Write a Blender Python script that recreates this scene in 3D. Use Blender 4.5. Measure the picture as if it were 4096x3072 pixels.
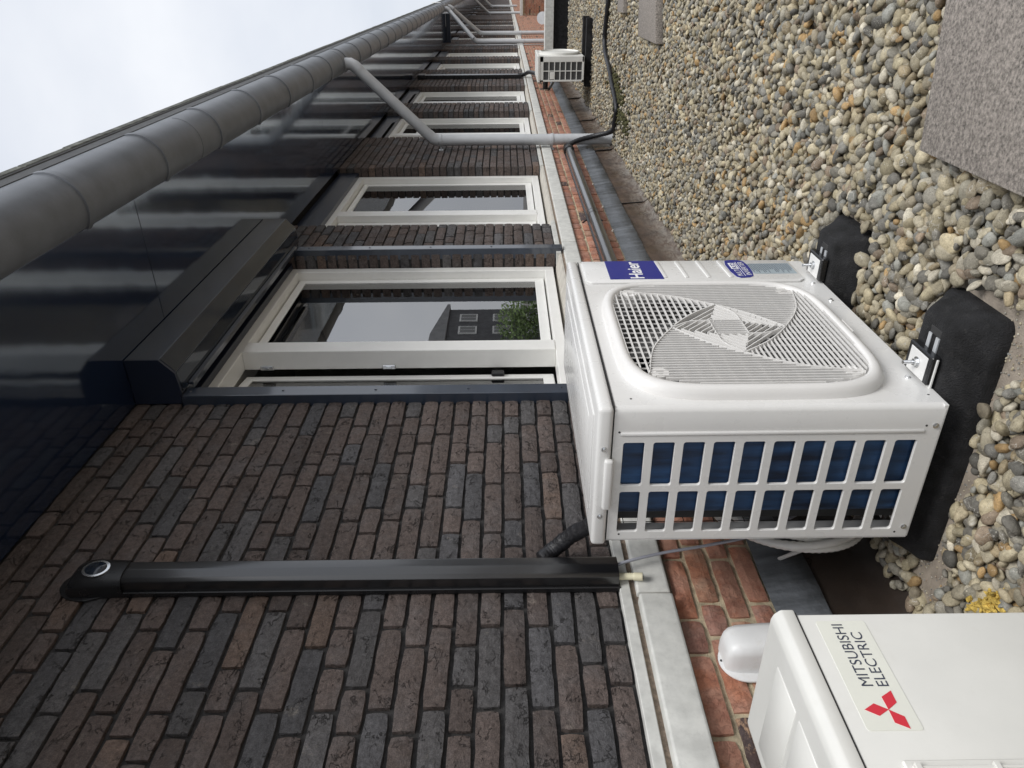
import bpy, bmesh, math, random
import numpy as np
from mathutils import Vector, Matrix, noise as mnoise
random.seed(7); rng = np.random.default_rng(7)
sc = bpy.context.scene
COL = sc.collection
for o in list(bpy.data.objects): bpy.data.objects.remove(o)

# ------------------------------------------------------------------ camera
R = Matrix(((-0.00939, 0.87442, 0.48508), (-0.01316, 0.48495, -0.87444), (-0.99987, -0.01459, 0.00696)))
def _solve_cam():
    f = 2945.0; cx, cy = 2048.0, 1536.0
    def d(p): return Vector((p[0]-cx, -(p[1]-cy), -f)).normalized()
    Y = d((2018, -98)); X = -d((2090, 6828)); X = (X - Y*X.dot(Y)).normalized(); Z = X.cross(Y)
    return Matrix((X, Y, Z))
R = _solve_cam()
CAM = Vector((1.44, 0.0, 0.0))
cam_data = bpy.data.cameras.new('camera'); cam = bpy.data.objects.new('camera', cam_data); COL.objects.link(cam)
cam_data.sensor_width = 36.0; cam_data.lens = 2945.0/4096*36.0
cam_data.clip_start = 0.02; cam_data.clip_end = 800
cam.matrix_world = Matrix.Translation(CAM) @ R.to_4x4()
sc.camera = cam

# ------------------------------------------------------------------ world (overcast) and sun
SUN_EL, SUN_AZ = math.radians(52), math.radians(-22)      # azimuth measured from +x towards +y
w = bpy.data.worlds.new('World'); sc.world = w; w.use_nodes = True
nt = w.node_tree; nt.nodes.clear()
out = nt.nodes.new('ShaderNodeOutputWorld'); bg = nt.nodes.new('ShaderNodeBackground')
sky = nt.nodes.new('ShaderNodeTexSky'); sky.sky_type = 'NISHITA'; sky.sun_disc = False
sky.sun_elevation = SUN_EL; sky.sun_rotation = math.pi/2 - SUN_AZ
sky.air_density = 1.0; sky.dust_density = 3.0
tc = nt.nodes.new('ShaderNodeTexCoord')
mp = nt.nodes.new('ShaderNodeMapping'); mp.inputs['Scale'].default_value = (1.0, 1.0, 1.6)
nz = nt.nodes.new('ShaderNodeTexNoise'); nz.inputs['Scale'].default_value = 2.3; nz.inputs['Detail'].default_value = 5; nz.inputs['Roughness'].default_value = .5
cr = nt.nodes.new('ShaderNodeValToRGB')
cr.color_ramp.elements[0].position = .34; cr.color_ramp.elements[0].color = (.70, .745, .83, 1)
cr.color_ramp.elements[1].position = .66; cr.color_ramp.elements[1].color = (.93, .95, .99, 1)
mul = nt.nodes.new('ShaderNodeVectorMath'); mul.operation = 'SCALE'; mul.inputs['Scale'].default_value = 6.4
mix = nt.nodes.new('ShaderNodeMixRGB'); mix.inputs[0].default_value = .93
nt.links.new(tc.outputs['Generated'], mp.inputs['Vector']); nt.links.new(mp.outputs[0], nz.inputs['Vector'])
nt.links.new(nz.outputs['Fac'], cr.inputs[0]); nt.links.new(cr.outputs[0], mul.inputs[0])
nt.links.new(sky.outputs[0], mix.inputs[1]); nt.links.new(mul.outputs[0], mix.inputs[2])
nt.links.new(mix.outputs[0], bg.inputs[0]); bg.inputs[1].default_value = 0.10
nt.links.new(bg.outputs[0], out.inputs[0])
sd = bpy.data.lights.new('sun', 'SUN'); sd.energy = 1.5; sd.angle = math.radians(26); sd.color = (1, .985, .97)
sun = bpy.data.objects.new('sun', sd); COL.objects.link(sun)
sdir = Vector((math.cos(SUN_EL)*math.cos(SUN_AZ), math.cos(SUN_EL)*math.sin(SUN_AZ), math.sin(SUN_EL)))
sun.rotation_euler = sdir.to_track_quat('Z', 'Y').to_euler()
sc.view_settings.view_transform = 'Standard'; sc.view_settings.look = 'None'
sc.view_settings.gamma = 1; sc.view_settings.exposure = 0.72; sc.view_settings.use_curve_mapping = False
sc.cycles.max_bounces = 8; sc.cycles.transparent_max_bounces = 16

# ------------------------------------------------------------------ materials
def S(c):   # sRGB 0-255 -> linear
    return tuple(((v/255/12.92) if v/255 <= .04045 else ((v/255+.055)/1.055)**2.4) for v in c)
class NT:
    def __init__(s, name):
        s.m = bpy.data.materials.new(name); s.m.use_nodes = True; s.t = s.m.node_tree
        s.b = s.t.nodes['Principled BSDF']; s.pos = None
    def n(s, typ, **kw):
        x = s.t.nodes.new(typ)
        for k, v in kw.items():
            if k in x.inputs: x.inputs[k].default_value = v
            else: setattr(x, k, v)
        return x
    def l(s, a, b): s.t.links.new(a, b)
    def P(s):
        if s.pos is None: s.pos = s.n('ShaderNodeNewGeometry').outputs['Position']
        return s.pos
    def noise(s, scale, detail=4, rough=.55, stretch=None, dist=0.0):
        x = s.n('ShaderNodeTexNoise'); x.inputs['Scale'].default_value = scale; x.inputs['Detail'].default_value = detail
        x.inputs['Roughness'].default_value = rough; x.inputs['Distortion'].default_value = dist
        if stretch:
            m = s.n('ShaderNodeMapping'); m.inputs['Scale'].default_value = stretch
            s.l(s.P(), m.inputs['Vector']); s.l(m.outputs[0], x.inputs['Vector'])
        else: s.l(s.P(), x.inputs['Vector'])
        return x.outputs['Fac']
    def ramp(s, f, p0, p1, c0=(0, 0, 0, 1), c1=(1, 1, 1, 1)):
        r = s.n('ShaderNodeValToRGB'); e = r.color_ramp.elements
        e[0].position = p0; e[1].position = p1; e[0].color = c0 if len(c0) == 4 else (*c0, 1); e[1].color = c1 if len(c1) == 4 else (*c1, 1)
        s.l(f, r.inputs[0]); return r.outputs[0]
    def mix(s, f, a, b, mode='MIX'):
        m = s.n('ShaderNodeMixRGB'); m.blend_type = mode
        for i, v in ((0, f), (1, a), (2, b)):
            if isinstance(v, (int, float)): m.inputs[i].default_value = v
            elif isinstance(v, tuple): m.inputs[i].default_value = v if len(v) == 4 else (*v, 1)
            else: s.l(v, m.inputs[i])
        return m.outputs[0]
    def math(s, op, a, b=0.0):
        m = s.n('ShaderNodeMath'); m.operation = op
        for i, v in ((0, a), (1, b)):
            if isinstance(v, (int, float)): m.inputs[i].default_value = v
            else: s.l(v, m.inputs[i])
        return m.outputs[0]
    def bump(s, h, strength=.5, dist=.002, prev=None):
        b = s.n('ShaderNodeBump'); b.inputs['Strength'].default_value = strength; b.inputs['Distance'].default_value = dist
        s.l(h, b.inputs['Height'])
        if prev is not None: s.l(prev, b.inputs['Normal'])
        return b.outputs[0]
    def fin(s, col=None, rough=None, normal=None, metal=0.0, spec=None, coat=0.0):
        b = s.b
        if isinstance(col, tuple): b.inputs['Base Color'].default_value = (*col[:3], 1)
        elif col is not None: s.l(col, b.inputs['Base Color'])
        if isinstance(rough, (int, float)): b.inputs['Roughness'].default_value = rough
        elif rough is not None: s.l(rough, b.inputs['Roughness'])
        b.inputs['Metallic'].default_value = metal
        if spec is not None: b.inputs['Specular IOR Level'].default_value = spec
        if coat: b.inputs['Coat Weight'].default_value = coat; b.inputs['Coat Roughness'].default_value = .08
        if normal is not None: s.l(normal, b.inputs['Normal'])
        return s.m
    def objcol(s, attr):
        if attr:
            a = s.n('ShaderNodeAttribute'); a.attribute_name = attr; return a.outputs['Color']
        return s.n('ShaderNodeObjectInfo').outputs['Color']

def simple(name, col, rough=.5, metal=0.0, var=.08, nscale=9, bscale=400, bstr=.08, bdist=.001, spec=None, coat=0, dirt=0, dirtcol=(.2, .17, .12), stretch=None):
    s = NT(name)
    n1 = s.noise(nscale, 5, .6, stretch)
    lo = tuple(c*(1-var*1.6) for c in col); hi = tuple(min(1, c*(1+var)) for c in col)
    c = s.ramp(n1, .32, .68, lo, hi)
    if dirt:
        d = s.ramp(s.noise(nscale*2.7, 7, .7, stretch), .55, .78)
        d2 = s.n('ShaderNodeMath'); d2.operation = 'MULTIPLY'; s.l(d, d2.inputs[0]); d2.inputs[1].default_value = dirt
        c = s.mix(d2.outputs[0], c, dirtcol)
    r = s.n('ShaderNodeMapRange'); s.l(s.noise(nscale*4, 4), r.inputs[0]); r.inputs[3].default_value = max(0.02, rough*.85); r.inputs[4].default_value = min(1, rough*1.15)
    nm = s.bump(s.noise(bscale, 3), bstr, bdist)
    return s.fin(c, r.outputs[0], nm, metal, spec, coat)

def dark_brick(name, attr=None):
    s = NT(name); base = s.objcol(attr)
    patch = s.ramp(s.noise(7, 5, .65), .47, .70)
    pale = s.ramp(s.noise(13, 7, .75), .60, .74)
    c = s.mix(s.math('MULTIPLY', patch, .38), base, (.120, .121, .127))
    c = s.mix(s.math('MULTIPLY', pale, .62), c, (.33, .30, .255))
    fine = s.noise(330, 6, .8)
    mid = s.noise(70, 5, .7)
    c = s.mix(.7, c, s.ramp(fine, .3, .72, (.18, .18, .18), (1.65, 1.60, 1.56)), 'MULTIPLY')
    c = s.mix(.75, c, s.ramp(mid, .3, .7, (.48, .46, .45), (1.38, 1.36, 1.35)), 'MULTIPLY')
    f1 = s.noise(15, 4, .62, (1, .9, 1.5), .5)
    fold = s.math('ABSOLUTE', s.math('SUBTRACT', f1, .5))
    crack = s.ramp(fold, 0.0, .020)
    zone = s.ramp(s.noise(19, 3), .52, .60)
    crk = s.mix(zone, (1, 1, 1), crack)
    c = s.mix(1.0, c, s.mix(1.0, crk, (.58, .56, .55), 'LIGHTEN'), 'MULTIPLY')
    b = s.bump(crk, 1.0, .007); b = s.bump(s.noise(30, 6, .72, (1, 1, 1.4), .6), .85, .012, b); b = s.bump(mid, .6, .003, b); b = s.bump(fine, .6, .0015, b)
    r = s.n('ShaderNodeMapRange'); s.l(patch, r.inputs[0]); r.inputs[3].default_value = .80; r.inputs[4].default_value = .55
    return s.fin(c, r.outputs[0], b, 0, .42)
def red_brick(name, attr=None):
    s = NT(name); base = s.objcol(attr)
    c = s.mix(s.ramp(s.noise(14, 5, .65), .40, .68), base, s.mix(1.0, base, (.62, .46, .42), 'MULTIPLY'))
    c = s.mix(s.math('MULTIPLY', s.ramp(s.noise(33, 6, .75), .58, .72), .5), c, (.40, .30, .22))
    burnt = s.math('SUBTRACT', 1.0, s.ramp(base, .12, .20))
    c = s.mix(s.math('MULTIPLY', burnt, s.ramp(s.noise(20, 7, .75, (1, .5, 1.5)), .52, .60)), c, (.42, .27, .17))
    c = s.mix(s.math('MULTIPLY', s.math('SUBTRACT', 1.0, burnt), s.math('MULTIPLY', s.ramp(s.noise(9, 4), .5, .62), .55)), c, (.46, .17, .085))
    fine = s.noise(240, 5, .7)
    c = s.mix(.35, c, s.ramp(fine, .3, .7, (.4, .4, .4), (1.3, 1.3, 1.3)), 'MULTIPLY')
    f1 = s.noise(24, 5, .6, None, 1.4); crack = s.ramp(s.math('ABSOLUTE', s.math('SUBTRACT', f1, .5)), 0, .03)
    b = s.bump(crack, .6, .003); b = s.bump(s.noise(70, 5, .7), .5, .003, b); b = s.bump(fine, .4, .001, b)
    return s.fin(c, .85, b)
def pebble_mat(name, attr=None):
    s = NT(name); base = s.objcol(attr)
    c = s.mix(.7, base, s.ramp(s.noise(95, 6, .78), .3, .7, (.45, .43, .40), (1.45, 1.43, 1.38)), 'MULTIPLY')
    spk = s.ramp(s.noise(330, 3, .6), .60, .70)
    c = s.mix(s.math('MULTIPLY', spk, s.ramp(s.noise(31, 3), .5, .62)), c, (.60, .57, .49))
    vein = s.ramp(s.math('ABSOLUTE', s.math('SUBTRACT', s.noise(38, 2, .5, None, .6), .5)), 0, .012)
    c = s.mix(s.math('MULTIPLY', s.math('SUBTRACT', 1.0, vein), s.ramp(s.noise(13, 2), .55, .62)), c, (.55, .53, .48))
    dk = s.ramp(s.noise(420, 2), .30, .38)
    c = s.mix(1.0, c, s.mix(1.0, dk, (.6, .6, .6), 'LIGHTEN'), 'MULTIPLY')
    b = s.bump(s.noise(120, 6, .75), .8, .003)
    return s.fin(c, .68, b, 0, .35)

M = {}
M['dbrick'] = dark_brick('dark_brick'); M['dbrick_a'] = dark_brick('dark_brick_mass', 'bc')
M['rbrick'] = red_brick('red_brick'); M['rbrick_a'] = red_brick('red_brick_mass', 'bc')
M['peb'] = pebble_mat('pebble'); M['peb_a'] = pebble_mat('pebble_mass', 'bc')
M['dmortar'] = simple('dark_mortar', (.036, .034, .033), .95, var=.3, nscale=60, bscale=300, bstr=.8, bdist=.003)
M['smortar'] = simple('sand_mortar', (.52, .44, .30), .95, var=.25, nscale=40, bscale=350, bstr=.8, bdist=.003, dirt=.5, dirtcol=(.16, .14, .09))
M['bmortar'] = simple('brown_mortar', (.27, .21, .16), .95, var=.25, nscale=80, bscale=350, bstr=.9, bdist=.003)
M['stone'] = simple('cast_stone', (.60, .60, .565), .75, var=.10, nscale=22, bscale=500, bstr=.3, bdist=.001, dirt=.35, dirtcol=(.34, .34, .31))
M['stone_b'] = simple('cream_stone', (.55, .52, .46), .8, var=.10, nscale=16, bscale=500, bstr=.3, bdist=.001, dirt=.4, dirtcol=(.33, .30, .25))
M['white'] = simple('white_enamel', (.73, .725, .705), .28, var=.02, nscale=5, bscale=900, bstr=.06, bdist=.0004, coat=.15, dirt=.05, dirtcol=(.4, .37, .32))
M['whitegrille'] = simple('white_plastic', (.72, .708, .685), .45, var=.02, nscale=8, bscale=700, bstr=.05)
M['oldwhite'] = simple('aged_white_enamel', (.70, .695, .655), .45, var=.03, nscale=6, bscale=1100, bstr=.25, bdist=.0005, dirt=.12, dirtcol=(.42, .38, .30))
M['frame'] = simple('window_paint', (.86, .855, .82), .35, var=.03, nscale=6, bscale=200, bstr=.1, bdist=.001, dirt=.08, dirtcol=(.5, .45, .35))
M['gap'] = simple('shadow_seam', (.03, .03, .03), .8)
M['darkgrey'] = simple('dark_grey_plastic', (.06, .06, .06), .5)
M['greymetal'] = simple('inner_grey_metal', (.34, .34, .34), .45, var=.1)
M['gutter'] = simple('gutter_grey', (.150, .162, .180), .42, var=.14, nscale=7, bscale=260, bstr=.12, bdist=.001, dirt=.25, dirtcol=(.09, .09, .085))
M['gutterdark'] = simple('gutter_lip', (.06, .062, .062), .6, var=.2, nscale=20)
M['roofedge'] = simple('mossy_roof_edge', (.13, .135, .12), .95, var=.45, nscale=18, bscale=90, bstr=.9, bdist=.006, dirt=.8, dirtcol=(.055, .06, .04))
M['pipe'] = simple('grey_pipe', (.50, .515, .53), .38, var=.05, nscale=10, bscale=300, bstr=.05, dirt=.12, dirtcol=(.2, .2, .19))
M['blackplastic'] = simple('black_plastic', (.012, .012, .013), .28, var=.1, nscale=6, bscale=600, bstr=.04)
M['blackmatte'] = simple('black_tape', (.014, .014, .016), .42, var=.2, nscale=30, bscale=130, bstr=.7, bdist=.004)
M['rubber'] = simple('granulated_rubber', (.013, .013, .014), .85, var=.5, nscale=20, bscale=260, bstr=1.0, bdist=.004, spec=.4, dirt=.5, dirtcol=(.06, .058, .055))
M['alu'] = simple('aluminium', (.60, .62, .64), .4, metal=.35, var=.05, stretch=(1, 60, 1))
M['zinc'] = simple('zinc_bolt', (.72, .73, .74), .25, metal=1.0, var=.05)
M['lead'] = simple('lead_flashing', (.125, .135, .148), .5, var=.35, nscale=6, bscale=35, bstr=.35, bdist=.012, dirt=.35, dirtcol=(.27, .28, .28), stretch=(1, 3.0, .6))
M['cable_grey'] = simple('grey_cable', (.34, .35, .40), .5)
M['hose_white'] = simple('white_corrugated', (.74, .73, .70), .45)
M['cream'] = simple('cream_drain', (.72, .67, .48), .5)
M['capwhite'] = simple('vent_plastic', (.70, .705, .70), .4, var=.03, dirt=.3, dirtcol=(.42, .38, .30), nscale=12)
M['sand'] = simple('roof_sand', (.31, .265, .215), .97, var=.22, nscale=16, bscale=260, bstr=.9, bdist=.003, dirt=.5, dirtcol=(.17, .14, .11))
M['paver'] = simple('concrete_paver', (.275, .245, .215), .92, var=.42, nscale=150, bscale=420, bstr=.8, bdist=.002, dirt=.35, dirtcol=(.12, .105, .085))
M['wool'] = simple('yellow_wool', (.62, .44, .10), .95, var=.35, nscale=60, bscale=180, bstr=1, bdist=.006, dirt=.4, dirtcol=(.25, .17, .05))
M['moss'] = simple('moss', (.062, .060, .018), .98, var=.5, nscale=60, bscale=190, bstr=1, bdist=.006, dirt=.5, dirtcol=(.14, .11, .03))
M['navyframe'] = simple('navy_aluminium', (.028, .039, .060), .32, var=.2, nscale=5, bscale=120, bstr=.05, coat=.8, spec=.8)
M['duct'] = simple('duct_plastic', (.008, .008, .009), .34, var=.1, nscale=6, bscale=500, bstr=.04, spec=.7, coat=1.0)
M['duct'].node_tree.nodes['Principled BSDF'].inputs['Coat Roughness'].default_value = .16; M['duct'].node_tree.nodes['Principled BSDF'].inputs['Coat IOR'].default_value = 1.5
M['boss'] = simple('boss_shade', (.45, .44, .42), .6)
M['fanblade'] = simple('fan_plastic', (.13, .13, .13), .5)
M['shroud'] = simple('shroud_metal', (.085, .085, .085), .5)
M['room'] = simple('room_wall', (.55, .54, .50), .9)
M['blind'] = simple('roller_blind', (.30, .305, .30), .85, var=.03)
M['blue'] = simple('blue_badge', S((6, 26, 128)), .30, var=.02, coat=.15)
M['lettering'] = simple('white_lettering', (.85, .85, .85), .35, var=.0)
M['ink'] = simple('dark_ink', S((58, 64, 80)), .5, var=.0)
M['red'] = simple('red_print', S((206, 52, 66)), .45, var=.0)
M['sticker'] = simple('clear_sticker', (.74, .745, .67), .4, var=.02)
M['spec'] = simple('spec_sticker', (.33, .39, .42), .5, var=.03)
M['oppwall'] = simple('opposite_wall', (.15, .15, .155), .9, var=.15, nscale=2)
M['opproof'] = simple('opposite_roof', (.33, .33, .33), .8, var=.1, nscale=2)
M['leaf'] = simple('leaf', (.26, .36, .14), .8, var=.4, nscale=3)
M['bark'] = simple('bark', (.12, .09, .06), .95)
M['street'] = simple('street_paving', (.22, .21, .20), .9, var=.15, nscale=.7)

s = NT('navy_panel')   # glossy dark board with slight waviness
wav = s.noise(.9, 2, .5, (.7, 2.6, 1)); pin = s.noise(420, 3, .6)
sc_ = s.ramp(s.noise(240, 3, .7, (1, .25, 1)), .68, .76)
M['navy'] = s.fin(s.mix(s.math('MULTIPLY', sc_, .4), (.0150, .0220, .0430), (.05, .055, .07)), .10, s.bump(pin, .02, .0003, s.bump(wav, .30, .03)), 0, 1.0, 1.0)
M['navy'].node_tree.nodes['Principled BSDF'].inputs['Coat Tint'].default_value = (.80, .90, 1, 1)
s = NT('navy_plain'); M['navyplain'] = s.fin((.017, .023, .041), .28, s.bump(s.noise(200, 3), .05, .001), 0, .5)

s = NT('bitumen')      # brown weathered roofing felt with pale salt streaks near its foot
base = s.ramp(s.noise(7, 6, .65, (1, 1, 2)), .3, .7, (.034, .022, .016), (.100, .066, .045))
sep = s.n('ShaderNodeSeparateXYZ'); s.l(s.P(), sep.inputs[0])
zz = s.n('ShaderNodeMapRange'); s.l(sep.outputs[2], zz.inputs[0]); zz.inputs[1].default_value = -.86; zz.inputs[2].default_value = -1.0
yy = s.n('ShaderNodeMapRange'); s.l(sep.outputs[1], yy.inputs[0]); yy.inputs[1].default_value = 2.2; yy.inputs[2].default_value = 3.4
st = s.math('MULTIPLY', s.ramp(s.noise(22, 7, .75, (1, .5, 1.6), .8), .42, .58), zz.outputs[0])
st = s.math('MULTIPLY', st, yy.outputs[0])
c = s.mix(s.math('MULTIPLY', st, .55), base, (.33, .30, .25))
nearf = s.n('ShaderNodeMapRange'); s.l(sep.outputs[1], nearf.inputs[0]); nearf.inputs[1].default_value = 3.2; nearf.inputs[2].default_value = 2.0
c = s.mix(s.math('MULTIPLY', nearf.outputs[0], .8), c, s.mix(s.ramp(s.noise(90, 5, .8), .6, .75), (.018, .014, .012), (.07, .06, .05)))
M['bitumen'] = s.fin(c, s.ramp(s.noise(5, 4), .35, .65, (.25,)*3, (.65,)*3), s.bump(s.noise(300, 4, .7), .5, .002, s.bump(s.noise(5, 3), .3, .02)))

s = NT('fin_coil')     # fine blue aluminium fins
sep = s.n('ShaderNodeSeparateXYZ'); s.l(s.P(), sep.inputs[0])
c = s.ramp(s.noise(7, 4, .5, (6, 6, .8)), .30, .70, (.004, .009, .024), (.030, .105, .26))
wv = s.math('SINE', s.math('MULTIPLY', s.math('ADD', sep.outputs[0], s.math('MULTIPLY', sep.outputs[1], 1.0)), 2*math.pi/.0019))
c = s.mix(s.math('MULTIPLY', s.math('GREATER_THAN', wv, .1), .45), c, (.03, .05, .10))
M['coil'] = s.fin(c, .35, s.bump(wv, .5, .0006), .35, .5)

def glass(name, tint=(.80, .86, .83), ior=1.5, rough=0.0):
    s = NT(name); t = s.t; t.nodes.remove(s.b)
    o = t.nodes['Material Output']; tr = s.n('ShaderNodeBsdfTransparent'); gl = s.n('ShaderNodeBsdfGlossy')
    tr.inputs[0].default_value = (*tint, 1); gl.inputs['Roughness'].default_value = rough
    fr = s.n('ShaderNodeFresnel'); fr.inputs['IOR'].default_value = ior
    mx = s.n('ShaderNodeMixShader'); s.l(fr.outputs[0], mx.inputs[0]); s.l(tr.outputs[0], mx.inputs[1]); s.l(gl.outputs[0], mx.inputs[2]); s.l(mx.outputs[0], o.inputs[0])
    return s.m
M['glass'] = glass('window_glass', tint=(.78, .86, .82), ior=5.5)
M['boxglass'] = simple('polished_box_front', (.014, .021, .034), .08, var=.05, coat=.3, spec=.5, bscale=3, bstr=.06, bdist=.01)

# ------------------------------------------------------------------ mesh helpers
def tag(o, label=None, cat=None, group=None, kind=None):
    if label: o['label'] = label
    if cat: o['category'] = cat
    if group: o['group'] = group
    if kind: o['kind'] = kind
    return o
def empty(name, loc=(0, 0, 0), label=None, cat=None, group=None, kind=None):
    o = bpy.data.objects.new(name, None); COL.objects.link(o); o.location = loc; o.empty_display_size = .05
    return tag(o, label, cat, group, kind)
def link(name, me, mat=None, parent=None):
    o = bpy.data.objects.new(name, me); COL.objects.link(o)
    if mat is not None and not me.materials: me.materials.append(M[mat] if isinstance(mat, str) else mat)
    if parent is not None:
        o.parent = parent
        o.matrix_parent_inverse = Matrix.Translation(-world_loc(parent))
    return o
def world_loc(p):
    v = Vector(p.location)
    while p.parent is not None:
        v = p.matrix_parent_inverse @ v if False else v + p.matrix_parent_inverse.translation
        p = p.parent; v = v + Vector(p.location) if True else v
    return v
class B:
    """collects shapes in one bmesh (world coordinates)"""
    def __init__(s): s.bm = bmesh.new()
    def box(s, x0, x1, y0, y1, z0, z1, bev=0.0, seg=1, Mx=None):
        vs = [s.bm.verts.new((x, y, z)) for x in (x0, x1) for y in (y0, y1) for z in (z0, z1)]
        fs = [s.bm.faces.new([vs[i] for i in f]) for f in ((0, 1, 3, 2), (4, 6, 7, 5), (0, 4, 5, 1), (2, 3, 7, 6), (0, 2, 6, 4), (1, 5, 7, 3))]
        es = set(e for f in fs for e in f.edges); nv = vs
        if bev:
            r = bmesh.ops.bevel(s.bm, geom=list(es), offset=bev, segments=seg, profile=.5, affect='EDGES')
            nv = list(set(v for f in r['faces'] for v in f.verts) | set(v for v in vs if v.is_valid))
        if Mx is not None:
            for v in nv: v.co = Mx @ v.co
        return s
    def prism(s, poly, axis, a0, a1, bev=0.0):
        """poly: list of 2D points; axis 'x': (y,z); 'y': (x,z); 'z': (x,y)"""
        def P(p, a): return {'x': (a, p[0], p[1]), 'y': (p[0], a, p[1]), 'z': (p[0], p[1], a)}[axis]
        A = [s.bm.verts.new(P(p, a0)) for p in poly]; Bv = [s.bm.verts.new(P(p, a1)) for p in poly]
        n = len(poly); fs = [s.bm.faces.new(A), s.bm.faces.new(Bv[::-1])]
        for i in range(n): fs.append(s.bm.faces.new((A[i], Bv[i], Bv[(i+1) % n], A[(i+1) % n])))
        if bev:
            es = set(e for f in fs for e in f.edges)
            bmesh.ops.bevel(s.bm, geom=list(es), offset=bev, segments=2, profile=.5, affect='EDGES')
        return s
    def cyl(s, p0, p1, r0, r1=None, n=16, caps=True):
        p0, p1 = Vector(p0), Vector(p1); r1 = r0 if r1 is None else r1
        d = (p1-p0).normalized(); u = d.orthogonal().normalized(); v = d.cross(u)
        A = []; Bv = []
        for i in range(n):
            a = 2*math.pi*i/n; w_ = u*math.cos(a)+v*math.sin(a)
            A.append(s.bm.verts.new(p0+w_*r0)); Bv.append(s.bm.verts.new(p1+w_*r1))
        for i in range(n): s.bm.faces.new((A[i], A[(i+1) % n], Bv[(i+1) % n], Bv[i]))
        if caps: s.bm.faces.new(A[::-1]); s.bm.faces.new(Bv)
        return s
    def tube(s, pts, r, n=12, rfun=None, caps=True):
        pts = [Vector(p) for p in pts]; N = len(pts); u = None; rings = []
        for i, p in enumerate(pts):
            t = (pts[min(i+1, N-1)]-pts[max(i-1, 0)]).normalized()
            if u is None: u = t.orthogonal().normalized()
            u = (u - t*u.dot(t)).normalized(); v = t.cross(u)
            rr = rfun(i) if rfun else r
            rings.append([s.bm.verts.new(p+(u*math.cos(2*math.pi*k/n)+v*math.sin(2*math.pi*k/n))*rr) for k in range(n)])
        for a, b in zip(rings, rings[1:]):
            for k in range(n): s.bm.faces.new((a[k], a[(k+1) % n], b[(k+1) % n], b[k]))
        if caps: s.bm.faces.new(rings[0][::-1]); s.bm.faces.new(rings[-1])
        return s
    def loft(s, loops, closed=True, cap0=False, cap1=False):
        L = [[s.bm.verts.new(p) for p in lp] for lp in loops]; n = len(L[0])
        for a, b in zip(L, L[1:]):
            for k in range(n if closed else n-1): s.bm.faces.new((a[k], a[(k+1) % n], b[(k+1) % n], b[k]))
        if cap0: s.bm.faces.new(L[0][::-1])
        if cap1: s.bm.faces.new(L[-1])
        return s
    def poly(s, pts): s.bm.faces.new([s.bm.verts.new(p) for p in pts]); return s
    def done(s, name, mat, parent=None, smooth=False, angle=None):
        bmesh.ops.recalc_face_normals(s.bm, faces=s.bm.faces[:])
        me = bpy.data.meshes.new(name); s.bm.to_mesh(me); s.bm.free()
        if smooth:
            for p in me.polygons: p.use_smooth = True
            if angle: me.set_sharp_from_angle(angle=math.radians(angle))
        return link(name, me, mat, parent)
def catmull(pts, k=8):
    pts = [Vector(p) for p in pts]; P_ = [pts[0]*2-pts[1]]+pts+[pts[-1]*2-pts[-2]]; out_ = []
    for i in range(1, len(P_)-2):
        a, b, c, d = P_[i-1:i+3]
        for j in range(k):
            t = j/k; out_.append(.5*((2*b)+(c-a)*t+(2*a-5*b+4*c-d)*t*t+(3*b-a-3*c+d)*t**3))
    out_.append(pts[-1]); return out_
def rrect(y0, y1, z0, z1, r, n=5):
    pts = []
    for cy, cz, a0 in ((y1-r, z1-r, 0), (y0+r, z1-r, 90), (y0+r, z0+r, 180), (y1-r, z0+r, 270)):
        for i in range(n+1):
            a = math.radians(a0+90*i/n); pts.append((cy+r*math.cos(a), cz+r*math.sin(a)))
    return pts
def proj(P_):
    v = R.transposed() @ (Vector(P_)-CAM); return 2048-2945*v.x/v.z, 1536+2945*v.y/v.z

# ------------------------------------------------------------------ setting: grounds
st_ground = B().poly([(-60, -60, -3.6), (120, -60, -3.6), (120, 160, -3.6), (-60, 160, -3.6)]).done('street_ground', 'street'); tag(st_ground, kind='structure')
roof_deck = B().box(0.0, 4.2, -3.0, 12.86, -1.30, -1.022).done('roof_surface', 'sand'); tag(roof_deck, kind='structure')
roof2 = B().box(0.0, 4.2, 13.05, 60, -1.95, -1.70).done('lower_roof_surface', 'sand'); tag(roof2, kind='structure')
core = B().box(-8, -.31, -3, 62, -3.6, -.5).done('building_base', 'street'); tag(core, kind='structure')
core2 = B().box(0.0, 4.19, -2.99, 60, -3.6, -1.96).done('roof_base', 'street'); tag(core2, kind='structure')

# ------------------------------------------------------------------ house
house = empty('terraced_house', (0, 2, -1.0), 'long row of houses in dark brick above, red brick below, with white framed windows', 'building')
Z_B, Z_T = -.287, 1.443
PIERS = [(-1.6, 2.465), (4.18, 4.79), (6.465, 7.83), (9.44, 10.15), (11.78, 14.05), (15.79, 16.41), (18.11, 21.0),
         (22.58, 23.5), (25.3, 27.0), (28.7, 29.35), (31.0, 34.5), (36.2, 37.0), (38.8, 41), (43, 44), (46, 60)]
bw = B()
for a, b in PIERS: bw.box(-.30, -.0135, a+.006, b-.006, Z_B-.05, Z_T+.02)
bw.box(-.32, -.302, -1.6, 60, Z_T, Z_T+.02)
wall = bw.done('upper_wall', 'dmortar', house)
ROW = (Z_T-Z_B)/28

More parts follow.
